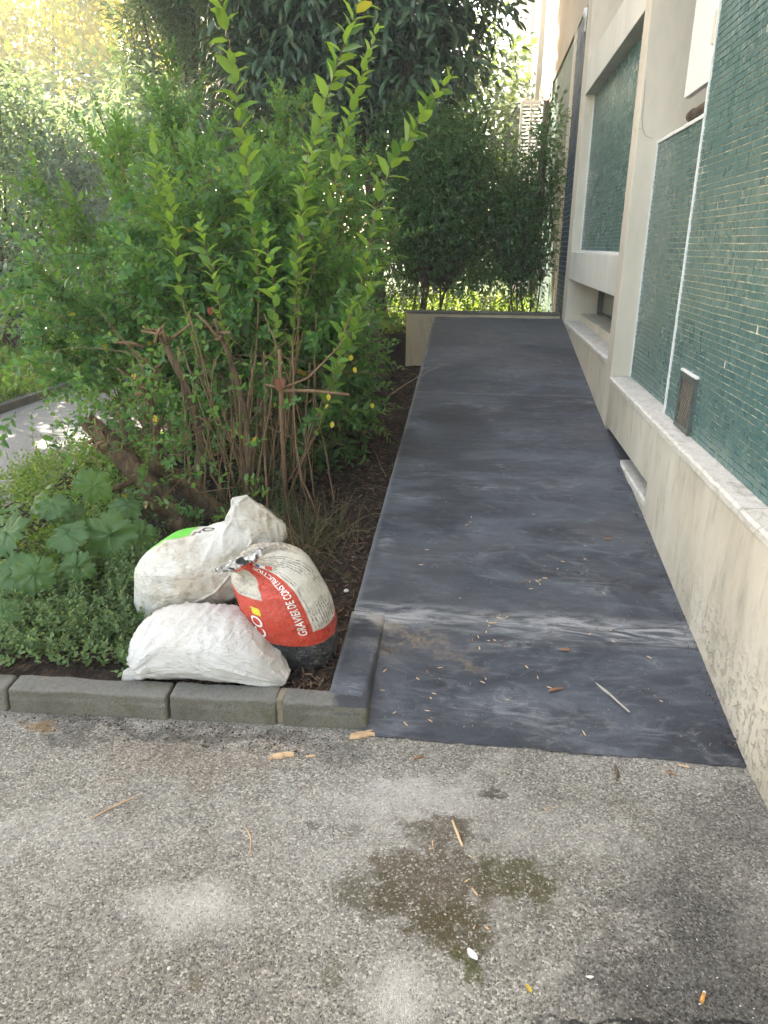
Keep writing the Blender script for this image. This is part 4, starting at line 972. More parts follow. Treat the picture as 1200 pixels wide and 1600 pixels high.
def big_leaf(c, size, tilt_dir, tilt, rot, seed):
    r = random.Random(seed); size *= r.uniform(.72, .98); tilt += r.uniform(-.35, .45); tilt_dir += r.uniform(-.7, .7); NA, NR = 90, 8; vs = []; uvs = []
    for i in range(NA + 1):
        th = i / NA; a = (th - .5) * 2 * math.pi * .985
        lob = .80 + .20 * abs(math.cos(a * 2.5 + .2 * math.sin(a * 2 + seed))) ** .7; lob *= (1 - .14 * abs(a) / math.pi) * (1 + .06 * math.sin(a * 15 + seed) + .05 * math.sin(a * 31 + seed * 2))
        for j in range(NR + 1):
            q = j / NR; rad = size * q * (1 + (lob - 1) * q ** 2)
            z = -.20 * rad * q + .035 * size * math.cos(a * 5) * q * q + .07 * size * math.sin(a * 9 + seed) * q ** 3 + .04 * size * math.sin(a * 15 + seed * 3) * q ** 4 + .16 * size * mnoise.noise(Vector((a * 1.5, q * 2, seed)))
            vs.append(Vector((math.cos(a) * rad, math.sin(a) * rad, z))); uvs.append((th, q))
    fs = [(i * (NR + 1) + j, (i + 1) * (NR + 1) + j, (i + 1) * (NR + 1) + j + 1, i * (NR + 1) + j + 1) for i in range(NA) for j in range(NR)]
    ax = Vector((-math.sin(tilt_dir), math.cos(tilt_dir), 0))
    Mx = Matrix.Translation(c) @ Matrix.Rotation(tilt, 4, ax) @ Matrix.Rotation(rot, 4, 'Z')
    me = bpy.data.meshes.new('leaf'); me.from_pydata([tuple(Mx @ v) for v in vs], [], fs)
    ul = me.uv_layers.new(name='UVMap')
    for l in me.loops: ul.data[l.index].uv = uvs[l.vertex_index]
    for p in me.polygons: p.use_smooth = True
    o = link('leaf', me, M_big, HH)
    c = Vector(c); b0 = Vector((-2.62, 2.85, .1)); mid = (c + b0) / 2 + Vector((0, 0, .05))
    stalk.tube([b0, (b0 + mid) / 2 + Vector((0, 0, .02)), mid, (mid + c) / 2 + Vector((0, 0, .015)), c], [.005, .0045, .004, .0035, .003], 6)
stalk = MB()
# centre (where the stalk meets the blade), size, direction it tilts to, tilt, rotation
for i, (c, s, td, tl, ro) in enumerate([((-2.58, 3.02, .46), .125, -1.2, .75, 1.3), ((-2.78, 2.88, .42), .12, -2.2, .6, 2.6), ((-2.66, 2.80, .44), .10, -1.4, .5, -1.0), ((-2.52, 2.66, .37), .125, -1.5, .75, -1.2),
        ((-2.56, 2.46, .28), .105, -1.6, .9, -1.6), ((-2.38, 2.74, .34), .13, -1.2, .85, -.8), ((-2.40, 2.95, .40), .10, -.8, .7, -.2), ((-2.76, 2.62, .38), .14, -1.7, .5, -2.2), ((-2.88, 2.75, .40), .13, -2.2, .6, 3.0),
        ((-2.66, 2.48, .27), .12, -1.6, .8, -2.0), ((-2.60, 2.30, .20), .085, -1.6, .5, -1.4), ((-2.30, 2.86, .30), .10, -1.0, .9, -.5), ((-2.44, 2.56, .27), .10, -1.4, 1.0, -1.3), ((-2.92, 2.55, .33), .12, -2.0, .6, 2.6), ((-2.7, 2.95, .36), .11, -1.5, .6, 1.9)]):
    big_leaf(c, s, td, tl, ro, i + 1)
stalk.build('stalks', L_cover, HH)

# bark mulch chips ------------------------------------------------------------------
def chips(name, label, n, xr, yr, seed, mat, ln=(.015, .05), wd=(.003, .009), hf=soil_h, cat='mulch', kind='stuff', lift=.004):
    r = random.Random(seed); mb = MB()
    for i in range(n):
        x = r.uniform(*xr); y = yr[0] + (yr[1] - yr[0]) * r.random() ** 1.5; l = r.uniform(*ln); w_ = r.uniform(*wd); h = w_ * r.uniform(.3, .8)
        T = Matrix.Translation((x, y, hf(x, y) + lift + h * .5 + r.uniform(0, .008))) @ Matrix.Rotation(r.uniform(0, 3.14), 4, 'Z') @ Matrix.Rotation(r.gauss(0, .25), 4, 'Y') @ Matrix.Rotation(r.gauss(0, .4), 4, 'X')
        a = r.uniform(.3, .9)
        vs = [(-l / 2, -w_ / 2 * a, -h / 2), (-l / 2, w_ / 2 * a, -h / 2), (-l / 2, 0, h / 2), (0, -w_ / 2, -h / 2), (0, w_ / 2, -h / 2), (0, w_ / 3, h / 2), (0, -w_ / 3, h / 2), (l / 2, 0, -h / 2), (l / 2, w_ / 5, h / 3)]
        fs = [(0, 2, 1), (0, 3, 6, 2), (2, 6, 5), (1, 2, 5, 4), (3, 7, 8, 6), (5, 6, 8), (4, 5, 8, 7), (0, 1, 4, 3), (3, 4, 7)]
        mb.add([T @ Vector(v) for v in vs], fs)
    o = mb.build(name, mat); tag(o, label, cat, kind=kind); return o
def mat_chip():
    g = G('bark_chip'); r_ = g.n('ShaderNodeNewGeometry').outputs['Random Per Island']
    b = g.ramp(r_, [(0, (.018, .012, .009)), (.5, (.06, .036, .023)), (.8, (.11, .068, .042)), (1, (.20, .14, .09))])
    return g.done(b, .9, None, .2)
M_chip = mat_chip()
chips('bark_mulch', 'dark brown bark chips covering the bed along the ramp', 5200, (-2.05, -1.335), (2.12, 8.0), 7, M_chip)
chips('kerb_grit', 'dark grit and crumbs gathered along the foot of the kerb stones', 420, (-2.75, -1.20), (1.975, 1.86), 8, M_chip, (.003, .012), (.002, .005), lambda x, y: 0, 'grit', lift=0)
# ------------------------------------------------------------------ sacks
from mathutils.bvhtree import BVHTree
def loft(name, secs, mat, parent, ns=120, nu=144, wr=None, extra=None):
    """secs: (centre, across axis, half width, half thickness, squareness); surface from stacked sections, front of the sack at u=.5"""
    k = np.linspace(0, 1, len(secs)); t = np.linspace(0, 1, ns)
    C_ = np.array([s[0] for s in secs], float); A_ = nrm(np.array([s[1] for s in secs], float))
    Wd = np.array([s[2] for s in secs]); Th = np.array([s[3] for s in secs]); Ex = np.array([s[4] if len(s) > 4 else 2.2 for s in secs])
    def it(a):
        if a.ndim == 1: q = np.interp(t, k, a)
        else: q = np.stack([np.interp(t, k, a[:, i]) for i in range(3)], -1)
        for _ in range(int(ns / len(secs) * 2.2)): q[1:-1] = (q[:-2] + 2 * q[1:-1] + q[2:]) / 4
        return q
    C_, A_, Wd, Th, Ex = it(C_), nrm(it(A_)), it(Wd), it(Th), it(Ex)
    tan = nrm(np.gradient(C_, axis=0)); Nn = nrm(np.cross(A_, tan)); V = np.zeros((ns, nu, 3))
    for i in range(ns):
        for j in range(nu):
            ph = 2 * math.pi * j / nu + math.pi / 2; c, s = math.cos(ph), math.sin(ph); e = 2 / Ex[i]
            x = math.copysign(abs(c) ** e, c) * Wd[i]; y = -math.copysign(abs(s) ** e, s) * Th[i]
            p = C_[i] + A_[i] * x + Nn[i] * y
            if wr: 
                nn = nrm(A_[i] * c / max(Wd[i], .02) - Nn[i] * s / max(Th[i], .02)); p = p + nn * wr(i / (ns - 1), j / nu, p)
            V[i, j] = p
    vs = V.reshape(-1, 3).tolist(); fs = []; uv = []
    for i in range(ns - 1):
        for j in range(nu):
            j2 = (j + 1) % nu; fs.append((i * nu + j, i * nu + j2, (i + 1) * nu + j2, (i + 1) * nu + j))
            u0, u1 = j / nu, (j + 1) / nu; v0, v1 = i / (ns - 1), (i + 1) / (ns - 1); uv += [(u0, v0), (u1, v0), (u1, v1), (u0, v1)]
    for i, rev in ((0, True), (ns - 1, False)):
        b = len(vs); vs.append(C_[i].tolist())
        for j in range(nu):
            j2 = (j + 1) % nu; a, c = i * nu + j, i * nu + j2; fs.append((b, c, a) if rev else (b, a, c)); uv += [(.5, i / (ns - 1))] * 3
    me = bpy.data.meshes.new(name); me.from_pydata(vs, [], fs); ul = me.uv_layers.new(name='UVMap')
    ul.data.foreach_set('uv', np.array(uv, np.float32).ravel())
    me.polygons.foreach_set('use_smooth', np.ones(len(fs), bool)); me.update()
    return link(name, me, mat, parent), V
def ridge(x): return 1 - abs(x) * 2.0
def wn3(p, s, z=0.0): return mnoise.noise(Vector((p[0] * s, p[1] * s, p[2] * s + z)))
def mat_woven(name, dirt=.5, prints=False):
    g = G(name); c = g.co(); uv = g.co('UV'); s = g.sep(uv)
    wv = g.m('MULTIPLY', g.m('SINE', g.m('MULTIPLY', s[0], 1500)), g.m('SINE', g.m('MULTIPLY', s[1], 900)))
    d = g.noise(5, 6, .65); d2 = g.noise(38, 5, .7)
    base = (.57, .56, .54) if not prints else (.60, .58, .54)
    base = g.mix(g.m('MULTIPLY', g.rng(d, .38, .62), dirt), base, (.44, .39, .32))
    base = g.mix(g.m('MULTIPLY', g.m('MULTIPLY', g.rng(d2, .48, .66), g.rng(d, .42, .58)), dirt), base, (.30, .255, .20))
    if prints:
        wob = g.m('MULTIPLY', g.m('SUBTRACT', g.noise(14, 3), .5), .03)
        u = g.m('ADD', s[0], wob); v = g.m('ADD', s[1], wob)
        gm = g.m('MULTIPLY', g.m('MULTIPLY', g.rng(u, .628, .634), g.rng(u, .80, .79)), g.m('MULTIPLY', g.rng(v, .16, .17), g.rng(v, .46, .455)))
        base = g.mix(gm, base, (.13, .50, .06))
    n1 = g.noise(6, 4, .55, g.mapv(c, (1.0, 1.0, 3.0), (0, 0, 0), (0, .5, 0)), 1.2); cr = g.rng(g.m('ABSOLUTE', g.m('SUBTRACT', n1, .5)), 0, .05, 1, 0)
    n2 = g.noise(22, 4, .6, None, 1.0); cr2 = g.rng(g.m('ABSOLUTE', g.m('SUBTRACT', n2, .5)), 0, .04, 1, 0)
    hgt = g.m('ADD', g.m('ADD', g.noise(26, 6, .65, g.mapv(uv, (2.5, 1.0, 1)), 1.2), g.m('MULTIPLY', wv, .05)), g.m('MULTIPLY', cr, .45))
    g.done(base, .42, g.bump(hgt, .5, .012), .45)
    return g.mat
M_woven = mat_woven('white_woven_plastic', .30); M_woven2 = mat_woven('soiled_woven_plastic', .9, True)

# lower sack: lies flat, plump at the left, tapering to a pinched corner on the right
def wr_low(v, u, p):
    q = .005 * wn3(p, 8, 1) + .003 * wn3(p, 22, 5)
    end = max(0, 1 - v / .16) + max(0, (v - .80) / .2)
    a = mnoise.noise(Vector((u * 22, v * 2.0, 3))); q += .010 * end * a
    b = mnoise.noise(Vector((v * 16 + 1.5 * mnoise.noise(Vector((u * 5, v * 5, 2))), u * 3.0, 8))); up = max(0, math.sin((u - .45) * 6.28)) if u > .45 else 0
    q += .008 * max(0, ridge(b) - .50) * 2 * (.25 + up)
    for (cx_, cz_, k_, rr_) in ((-1.46, .08, 9, .36), (-2.03, .10, 8, .24), (-1.72, .34, 7, .16)):      # folds fanning out of the corners
        dx, dz = p[0] - cx_, p[2] - cz_; dd = math.hypot(dx, dz); an_ = math.atan2(dz, dx)
        fo = max(0, ridge(mnoise.noise(Vector((an_ * k_, dd * 3 + p[1] * 2, cx_ * 9)))) - .45) * 1.8
        q += .011 * fo * max(0, 1 - dd / rr_) ** .6 * min(1, dd / .05)
    return q
LS = empty('white_sack', (-1.78, 2.26, .09), 'plump clean white woven sack lying lowest and nearest the kerb', 'sack', 'filled sacks dumped on the planting bed')
ax = (0, 1, 0.10)
loft('sack_body', [((-1.985, 2.18, .120), (0, 1, -.3), .11, .006), ((-1.980, 2.19, .140), ax, .135, .060), ((-1.960, 2.20, .160), ax, .150, .092), ((-1.93, 2.21, .170), ax, .155, .104), ((-1.85, 2.215, .175), ax, .155, .110),
       ((-1.76, 2.215, .178), ax, .155, .112), ((-1.68, 2.21, .172), ax, .148, .104), ((-1.61, 2.20, .145), ax, .13, .078), ((-1.55, 2.185, .115), ax, .10, .046), ((-1.505, 2.165, .096), ax, .062, .022), ((-1.475, 2.15, .088), (0, 1, 0), .028, .006)], M_woven, LS, 110, 150, wr_low)
# pinched ear at the lower left corner and sewn corner at the right
def wr_ear(v, u, p): return .006 * wn3(p, 40, 2) + .003 * mnoise.noise(Vector((u * 9, v * 3, 1)))
loft('corner', [((-1.94, 2.12, .125), (0, .3, 1), .050, .035), ((-1.978, 2.10, .112), (0, .3, 1), .036, .024), ((-2.01, 2.09, .100), (.2, .3, 1), .028, .014), ((-2.03, 2.080, .095), (.2, .3, 1), .024, .007), ((-2.040, 2.076, .094), (.2, .3, 1), .020, .003)], M_woven, LS, 30, 40, wr_ear)

# upper sack, slumped behind on top, its empty mouth flopping up
def wr_up(v, u, p):
    q = .008 * wn3(p, 7, 11) + .004 * wn3(p, 20, 15)
    m = max(0, (v - .55) / .45); a = mnoise.noise(Vector((u * 14, v * 3, 6))); q += (.012 * m) * a
    e = max(0, 1 - v / .3); q += .008 * e * mnoise.noise(Vector((u * 18, v * 4, 9)))
    b = mnoise.noise(Vector((u * 9 + v * 6, v * 7, 4))); q += .010 * max(0, ridge(b) - .5) * 2
    return q
US = empty('white_sack', (-1.90, 2.52, .09), 'soiled white sack with green printed band and loose open top behind the clean one', 'sack', 'filled sacks dumped on the planting bed')
a1 = (-.68, 0, .73)
ub, UV_ = loft('sack_body', [((-2.125, 2.42, .135), (-.3, 0, .95), .055, .006), ((-2.10, 2.44, .155), (-.4, 0, .9), .10, .05), ((-2.045, 2.47, .205), a1, .150, .10), ((-1.95, 2.49, .280), a1, .178, .135), ((-1.86, 2.50, .340), a1, .170, .13),
      ((-1.785, 2.50, .385), a1, .145, .10), ((-1.73, 2.50, .43), a1, .105, .055), ((-1.70, 2.50, .462), a1, .098, .028), ((-1.672, 2.50, .505), a1, .118, .022), ((-1.650, 2.505, .540), (-.76, 0, .65), .118, .014), ((-1.628, 2.51, .572), (-.80, 0, .60), .080, .005)], M_woven2, US, 120, 150, wr_up)
def drape(o, pts, off=.003, y0=1.2):
    me = o.data; bvh = BVHTree.FromPolygons([v.co for v in me.vertices], [p.vertices[:] for p in me.polygons]); out = []
    for (x, z) in pts:
        h = bvh.ray_cast(Vector((x, y0, z)), Vector((0, 1, 0)))
        if h[0] is not None: out.append(h[0] - Vector((0, off, 0)))
    return out
sx = np.linspace(0, 1, 22); cx = np.interp(sx, [0, .3, .65, 1], [-1.672, -1.715, -1.80, -1.93]); cz = np.interp(sx, [0, .3, .65, 1], [.470, .385, .285, .215])
sp_ = drape(ub, list(zip(cx, cz)), .004)
if len(sp_) > 3:
    MB().tube(sp_, [.0065 + .0012 * math.sin(i * 1.7) for i in range(len(sp_))], 7).build('seam', M_woven2, US)
M_ink = simple('black_print', (.04, .04, .045), .5); M_wink = simple('white_print', (.80, .78, .74), .5)
# ------------------------------------------------------------------ printed gravel sack
def mat_red():
    g = G('printed_gravel_sack'); c = g.co(); uv = g.co('UV'); s = g.sep(uv)
    wob = g.m('MULTIPLY', g.m('SUBTRACT', g.noise(10, 3), .5), .012)
    u = g.m('SUBTRACT', g.m('ADD', s[0], wob), .028); v = g.m('ADD', s[1], wob)
    def band(x, a, b, e=.003): return g.m('MULTIPLY', g.rng(x, a - e, a + e), g.rng(x, b + e, b - e))
    gr = g.sep(g.vor(95, out='Color'))[0]
    grav = g.ramp(gr, [(0, (.10, .085, .065)), (.3, (.24, .205, .16)), (.8, (.40, .36, .30)), (1, (.58, .54, .47))])
    plastic = g.mix(g.rng(g.noise(7, 5, .6), .35, .65, .2, .85), grav, (.60, .55, .46))
    base = g.mix(g.m('MULTIPLY', g.rng(s[1], .56, .42), .6), plastic, grav)
    # pale label panel with rows of small print
    lab = g.m('MULTIPLY', band(u, .585, .78), band(v, .315, .72))
    base = g.mix(g.m('MULTIPLY', lab, .85), base, (.62, .585, .51))
    row = g.m('FRACT', g.m('MULTIPLY', u, 70)); rows = g.m('MULTIPLY', g.rng(g.m('ABSOLUTE', g.m('SUBTRACT', row, .5)), .26, .20), g.rng(g.noise(150, 2, .5, g.mapv(uv, (1, .6, 1))), .44, .5))
    lab2 = g.m('MULTIPLY', band(u, .60, .74), band(v, .325, .66)); lab2 = g.m('MULTIPLY', lab2, g.rng(g.noise(3.5, 1, .5, g.mapv(uv, (4, 1.6, 1))), .40, .45))
    base = g.mix(g.m('MULTIPLY', g.m('MULTIPLY', rows, lab2), .75), base, (.07, .07, .07))
    # red field: vertical band and the wide foot
    red = g.m('MAXIMUM', g.m('MULTIPLY', band(u, .462, .592), band(v, .25, .80)), g.m('MULTIPLY', band(u, .22, .80), band(v, .262, .475)))
    red = g.m('MULTIPLY', red, g.m('SUBTRACT', 1, g.m('MULTIPLY', band(u, .592, .80), g.rng(v, .315, .32))))
    redc = g.mix(g.rng(g.noise(30, 5, .7), .5, .75, 0, .5), (.50, .050, .026), (.42, .10, .07))
    base = g.mix(red, base, redc)
    strip = g.m('MULTIPLY', band(v, .735, .765), band(u, .35, .70)); base = g.mix(strip, base, (.66, .08, .03))
    blk = band(v, .10, .262); base = g.mix(blk, base, g.mix(g.rng(g.noise(24, 5, .75, g.mapv(uv, (1, 3, 1))), .5, .7), (.022, .022, .024), (.17, .165, .16)))
    top = g.rng(v, .795, .80); crk = g.rng(g.vor(55, feature='DISTANCE_TO_EDGE'), .02, .12)
    base = g.mix(top, base, g.mix(g.rng(g.noise(22, 4, .7), .46, .52), (.025, .025, .03), (.70, .68, .66)))
    yel = g.m('MULTIPLY', band(u, .405, .438), band(v, .375, .41)); base = g.mix(yel, base, (.65, .60, .03))
    for (a, b, cc) in ((.665, .690, (.05, .12, .42)), (.642, .665, (.75, .73, .70)), (.617, .642, (.60, .06, .04))):
        base = g.mix(g.m('MULTIPLY', band(v, a, b, .001), band(u, .612, .645, .001)), base, cc)
    n1 = g.noise(11, 5, .6, None, 1.5); cr = g.rng(g.m('ABSOLUTE', g.m('SUBTRACT', n1, .5)), 0, .04, 1, 0)
    h = g.m('ADD', g.m('ADD', g.m('MULTIPLY', cr, .3), g.m('MULTIPLY', g.noise(18, 6, .6, g.mapv(uv, (3, 1, 1)), 1.0), 1.0)), g.m('MULTIPLY', g.noise(60, 5, .6, g.mapv(uv, (1, 3, 1))), .3))
    return g.done(base, g.rng(g.noise(12, 4), .3, .7, .16, .38), g.bump(h, .6, .012), .6)
M_red = mat_red()
def wr_red(v, u, p):
    f = u * 2 * math.pi; q = .010 * wn3(p, 8, 21) + .003 * wn3(p, 26, 25)
    k = max(0, min(1, (v - .50) / .28)); k2 = max(0, 1 - abs(v - .66) / .2)
    q += .016 * k2 * (mnoise.noise(Vector((math.cos(f) * 3.2, math.sin(f) * 3.2, 3 + v * 1.0))) + .5 * mnoise.noise(Vector((math.cos(f) * 7, math.sin(f) * 7, 9))))
    if v > .80: q += .020 * mnoise.noise(Vector((math.cos(f) * 5, math.sin(f) * 5, v * 9))) + .008 * wn3(p, 60, 2)
    q += .004 * max(0, ridge(mnoise.noise(Vector((u * 5, v * 17, 5)))) - .5) * (v < .5)
    return q
RS = empty('gravel_sack', (-1.47, 2.42, .09), 'red and black printed plastic sack of gravel, twisted shut at the top', 'sack', 'filled sacks dumped on the planting bed')
xa = (1, 0, -.12); xb = (.9, .1, .42)
rb, RV = loft('sack_body', [((-1.485, 2.37, .050), xa, .05, .05), ((-1.487, 2.37, .054), xa, .125, .115, 2.6), ((-1.490, 2.37, .10), xa, .150, .145, 2.4), ((-1.502, 2.37, .18), xa, .163, .158), ((-1.520, 2.36, .265), xa, .170, .160), ((-1.543, 2.35, .350), xa, .158, .146),
     ((-1.565, 2.33, .415), (1, 0, .05), .142, .125), ((-1.600, 2.30, .452), (1, 0, .25), .090, .078), ((-1.632, 2.265, .455), xb, .034, .026), ((-1.645, 2.25, .462), xb, .050, .018), ((-1.650, 2.24, .474), xb, .080, .013), ((-1.655, 2.235, .486), xb, .090, .007), ((-1.656, 2.235, .490), xb, .086, .003)], M_red, RS, 150, 168, wr_red)
bpy.context.view_layer.update()
def surf(Vg, u, v, off=.0012):
    ns, nu = Vg.shape[:2]; a = (u % 1) * nu; b = min(max(v, 0), .999) * (ns - 1); i, j = int(b), int(a); fi, fj = b - i, a - j; j2 = (j + 1) % nu; j %= nu
    p = (Vg[i, j] * (1 - fj) + Vg[i, j2] * fj) * (1 - fi) + (Vg[i + 1, j] * (1 - fj) + Vg[i + 1, j2] * fj) * fi
    n = np.cross(Vg[i, j2] - Vg[i, j], Vg[i + 1, j] - Vg[i, j]); n = n / (np.linalg.norm(n) + 1e-9)
    return p + n * off
def text_mesh(txt, sizex=None):
    cu = bpy.data.curves.new('lettering', 'FONT'); cu.body = txt; cu.size = 1; cu.offset = .014; cu.resolution_u = 3
    ob = bpy.data.objects.new('lettering', cu); COL.objects.link(ob)
    dg = bpy.context.evaluated_depsgraph_get(); dg.update()
    me = bpy.data.meshes.new_from_object(ob.evaluated_get(dg)); COL.objects.unlink(ob); bpy.data.objects.remove(ob)
    bm = bmesh.new(); bm.from_mesh(me); bmesh.ops.triangulate(bm, faces=bm.faces[:])
    for _ in range(2): bmesh.ops.subdivide_edges(bm, edges=[e for e in bm.edges if e.calc_length() > .18], cuts=1)
    bmesh.ops.triangulate(bm, faces=bm.faces[:]); bm.verts.ensure_lookup_table()
    vs = [v.co.copy() for v in bm.verts]; fs = [[v.index for v in f.verts] for f in bm.faces]; bm.free(); return vs, fs
def print_on(Vg, txt, u0, v0, su, sv, mat, parent, name='lettering'):
    """text read upward: letter tops point to smaller u"""
    vs, fs = text_mesh(txt); x1 = max(v.x for v in vs); out = []
    for v in vs: out.append(surf(Vg, u0 - v.y * su, v0 + v.x / x1 * sv, .0016))
    mb = MB().add([tuple(p) for p in out], fs); o = mb.build(name, mat, parent); return o
print_on(RV, 'GRAVIER DE CONSTRUCTION', .596, .310, .046, .37, M_wink, RS)
print_on(RV, 'CO', .462, .285, .060, .085, M_wink, RS)
# prints on the soiled sack (cut off by the fold)
def print_up(Vg, txt, u0, v0, su, sv, mat, parent):
    vs, fs = text_mesh(txt); x1 = max(v.x for v in vs)
    return MB().add([tuple(surf(Vg, u0 + v.y * su, v0 + v.x / x1 * sv, .0016)) for v in vs], fs).build('lettering', mat, parent)
print_on(UV_, 'NO', .822, .475, .055, .10, M_ink, US)

# ------------------------------------------------------------------ small things on the ground
def mat_wood(name, c1, c2):
    g = G(name); v = g.mapv(g.co(), (14, 1, 1)); a = g.noise(60, 4, .6, v)
    return g.done(g.mix(a, c1, c2), .75, g.bump(a, .5, .001), .25)
W_pale = mat_wood('pale_split_wood', (.46, .30, .17), (.66, .47, .29)); W_grey = mat_wood('weathered_wood', (.30, .27, .23), (.46, .42, .37)); W_red = mat_wood('reddish_bark', (.20, .10, .055), (.32, .17, .09)); W_brown = mat_wood('brown_twig', (.09, .06, .045), (.18, .12, .085))
def gz(x, y): return (rz(y) + .005 if (y > 2.0 and -1.19 < x < 0) or (y > 2.62 and -1.33 < x < 0) else .001)
def splinter(name, label, cat, x, y, ang, L, W, H, mat, seed, group=None, bend=.0, parts=1):
    r = random.Random(seed); mb = MB()
    for k in range(parts):
        n = 7; vs = []; off = (k - (parts - 1) / 2) * W * .75
        for i in range(n):
            t = i / (n - 1); w_ = W * (.55 + .45 * math.sin(math.pi * (.12 + .80 * t)) ** .6) * r.uniform(.55, 1.15) / (1.3 if parts > 1 else 1); h = H * (.5 + .5 * math.sin(math.pi * (.1 + .8 * t)))
            xx = (t - .5) * L * (1 - .12 * k) + r.uniform(-1, 1) * L * .03; yy = off + bend * math.sin(math.pi * t) + r.uniform(-1, 1) * W * .16
            vs += [(xx, yy - w_ / 2, 0), (xx, yy + w_ / 2, 0), (xx, yy + w_ * .32, h * .8), (xx, yy - w_ * .05, h), (xx, yy - w_ * .42, h * .55)]
        fs = [(i * 5 + j, i * 5 + (j + 1) % 5, (i + 1) * 5 + (j + 1) % 5, (i + 1) * 5 + j) for i in range(n - 1) for j in range(5)] + [(4, 3, 2, 1, 0), tuple((n - 1) * 5 + j for j in range(5))]
        mb.add(vs, fs)
    o = mb.build(name, mat); o.location = (x, y, gz(x, y) + .0005)
    sl = math.atan2(gz(x, y + .05) - gz(x, y), .05) if y > 2.03 and x > -1.33 else 0
    o.rotation_euler = (sl, 0, ang); tag(o, label, cat, group); return o
splinter('wood_chunk', 'thick pale split wood piece below the kerb corner at the ramp foot', 'wood piece', -1.193, 1.985, R(24), .088, .017, .014, W_pale, 1, parts=2)
splinter('wood_chunk', 'smooth pale wood piece on the asphalt in front of the shortest kerb stones', 'wood piece', -1.425, 1.850, R(22), .078, .020, .015, W_pale, 2)
splinter('twig', 'straight pale straw stick on the asphalt below the longest kerb stone', 'twig', -1.84, 1.57, R(49), .125, .005, .004, W_pale, 3, bend=.003)
splinter('twig', 'thin curved pale twig on bare asphalt left of the moss stains', 'twig', -1.43, 1.50, R(-68), .105, .004, .003, W_pale, 4, bend=.012)
splinter('wood_chunk', 'pair of tiny wood crumbs right of the smooth pale wood piece', 'wood piece', -1.335, 1.862, R(20), .028, .009, .006, W_pale, 5)
splinter('wood_splinter', 'long pale splinter standing out on the upper moss stain', 'wood piece', -.873, 1.60, R(-72), .098, .008, .006, W_pale, 6)
splinter('twig', 'dark stub of twig with a pale cut end just below the ramp edge', 'twig', -.402, 1.905, R(82), .070, .012, .010, W_brown, 7)
splinter('twig', 'longest grey weathered stick lying diagonally on the lower ramp', 'twig', -.365, 2.255, R(-62), .185, .0085, .007, W_grey, 8, bend=.0015)
splinter('wood_chunk', 'reddish bark strip left of the long grey stick on the ramp', 'wood piece', -.553, 2.27, R(25), .052, .010, .007, W_red, 9)
splinter('wood_splinter', 'small pale sliver at the right end of the ramp edge', 'wood piece', -.193, 1.965, R(-18), .036, .006, .004, W_pale, 10)
splinter('wood_chunk', 'brown bark crumb near the wall just below the ramp edge', 'wood piece', -.24, 1.925, R(-30), .030, .009, .005, W_red, 11)
splinter('wood_chunk', 'broad red brown bark flake on the lower ramp right of the dirt streak', 'wood piece', -.50, 2.50, R(5), .034, .020, .003, W_red, 12)
splinter('wood_chunk', 'orange brown flake on the middle of the ramp towards the wall', 'wood piece', -.215, 3.38, R(5), .040, .014, .004, W_red, 13)
splinter('wood_chunk', 'rough little bark chip on the light dust under the ramp edge', 'wood piece', -1.0, 1.90, R(25), .032, .010, .006, W_red, 24)
splinter('twig', 'dark forked twig at the top of the low side kerb of the ramp', 'twig', -1.165, 2.42, R(-35), .060, .005, .004, W_brown, 25, bend=.004)
splinter('twig', 'thin dark twig lying across the small uppermost moss stain', 'twig', -.775, 1.755, R(-2), .060, .003, .002, W_brown, 26, bend=.003)
r = random.Random(77); GP = 'pale wood splinters scattered over the ramp and asphalt'
pts = [(-.895, 3.48, 3, 'high in the middle of the ramp'), (-.60, 2.97, 9, 'in the cluster on the ramp above the pale crease'), (-.78, 2.62, 9, 'in the thick cluster on the pale crease'), (-.78, 2.50, 8, 'in the cluster just below the pale crease'), (-.85, 2.30, 3, 'near the tip of the tan dirt streak'), (-.97, 2.14, 4, 'on the lowest part of the ramp'), (-1.10, 2.09, 2, 'beside the low side kerb'), (-.60, 2.30, 3, 'near the reddish bark strip'), (-.35, 2.60, 2, 'on the pale crease toward the wall'), (-.44, 3.1, 3, 'above the crease toward the wall'), (-1.05, 3.1, 2, 'on the left of the ramp above the crease'), (-.7, 2.72, 2, 'right above the thick cluster'), (-.45, 2.62, 2, 'on the crease right of the thick cluster'), (-.25, 2.55, 1, 'on the crease closest to the wall'), (-.62, 1.70, 2, 'on bare asphalt right of the long splinter'), (-.87, 1.52, 3, 'at the foot of the long splinter on the moss'), (-.84, 1.42, 2, 'in the middle of the large moss stain'), (-.81, 1.33, 2, 'low on the large moss stain'), (-.5, 2.08, 1, 'on the ramp edge below the grey stick'), (-1.0, 2.3, 3, 'below the tan dirt streak'), (-1.2, 2.35, 2, 'against the top of the low side kerb')]
for (x, y, k, where) in pts:
    for _ in range(k):
        splinter('wood_splinter', 'tiny wood splinter ' + where, 'wood piece', x + r.gauss(0, .035), y + r.gauss(0, .035), r.uniform(0, 3.14), r.uniform(.010, .026), r.uniform(.003, .006), .003, W_pale if r.random() < .8 else W_red, r.randint(0, 9999), 'splinters ' + where)
for i, (x, y) in enumerate([(-1.15, 2.20), (-.9, 2.8), (-.3, 2.9), (-.55, 3.6), (-1.0, 3.7), (-.2, 2.25), (-.72, 2.2), (-1.05, 2.5), (-.33, 3.3), (-.7, 4.2)]):
    splinter('wood_splinter', 'tiny pale wood splinter among the scattered crumbs on the ramp and asphalt', 'wood piece', x, y, i * 1.1, .014, .003, .002, W_pale, 300 + i, GP)
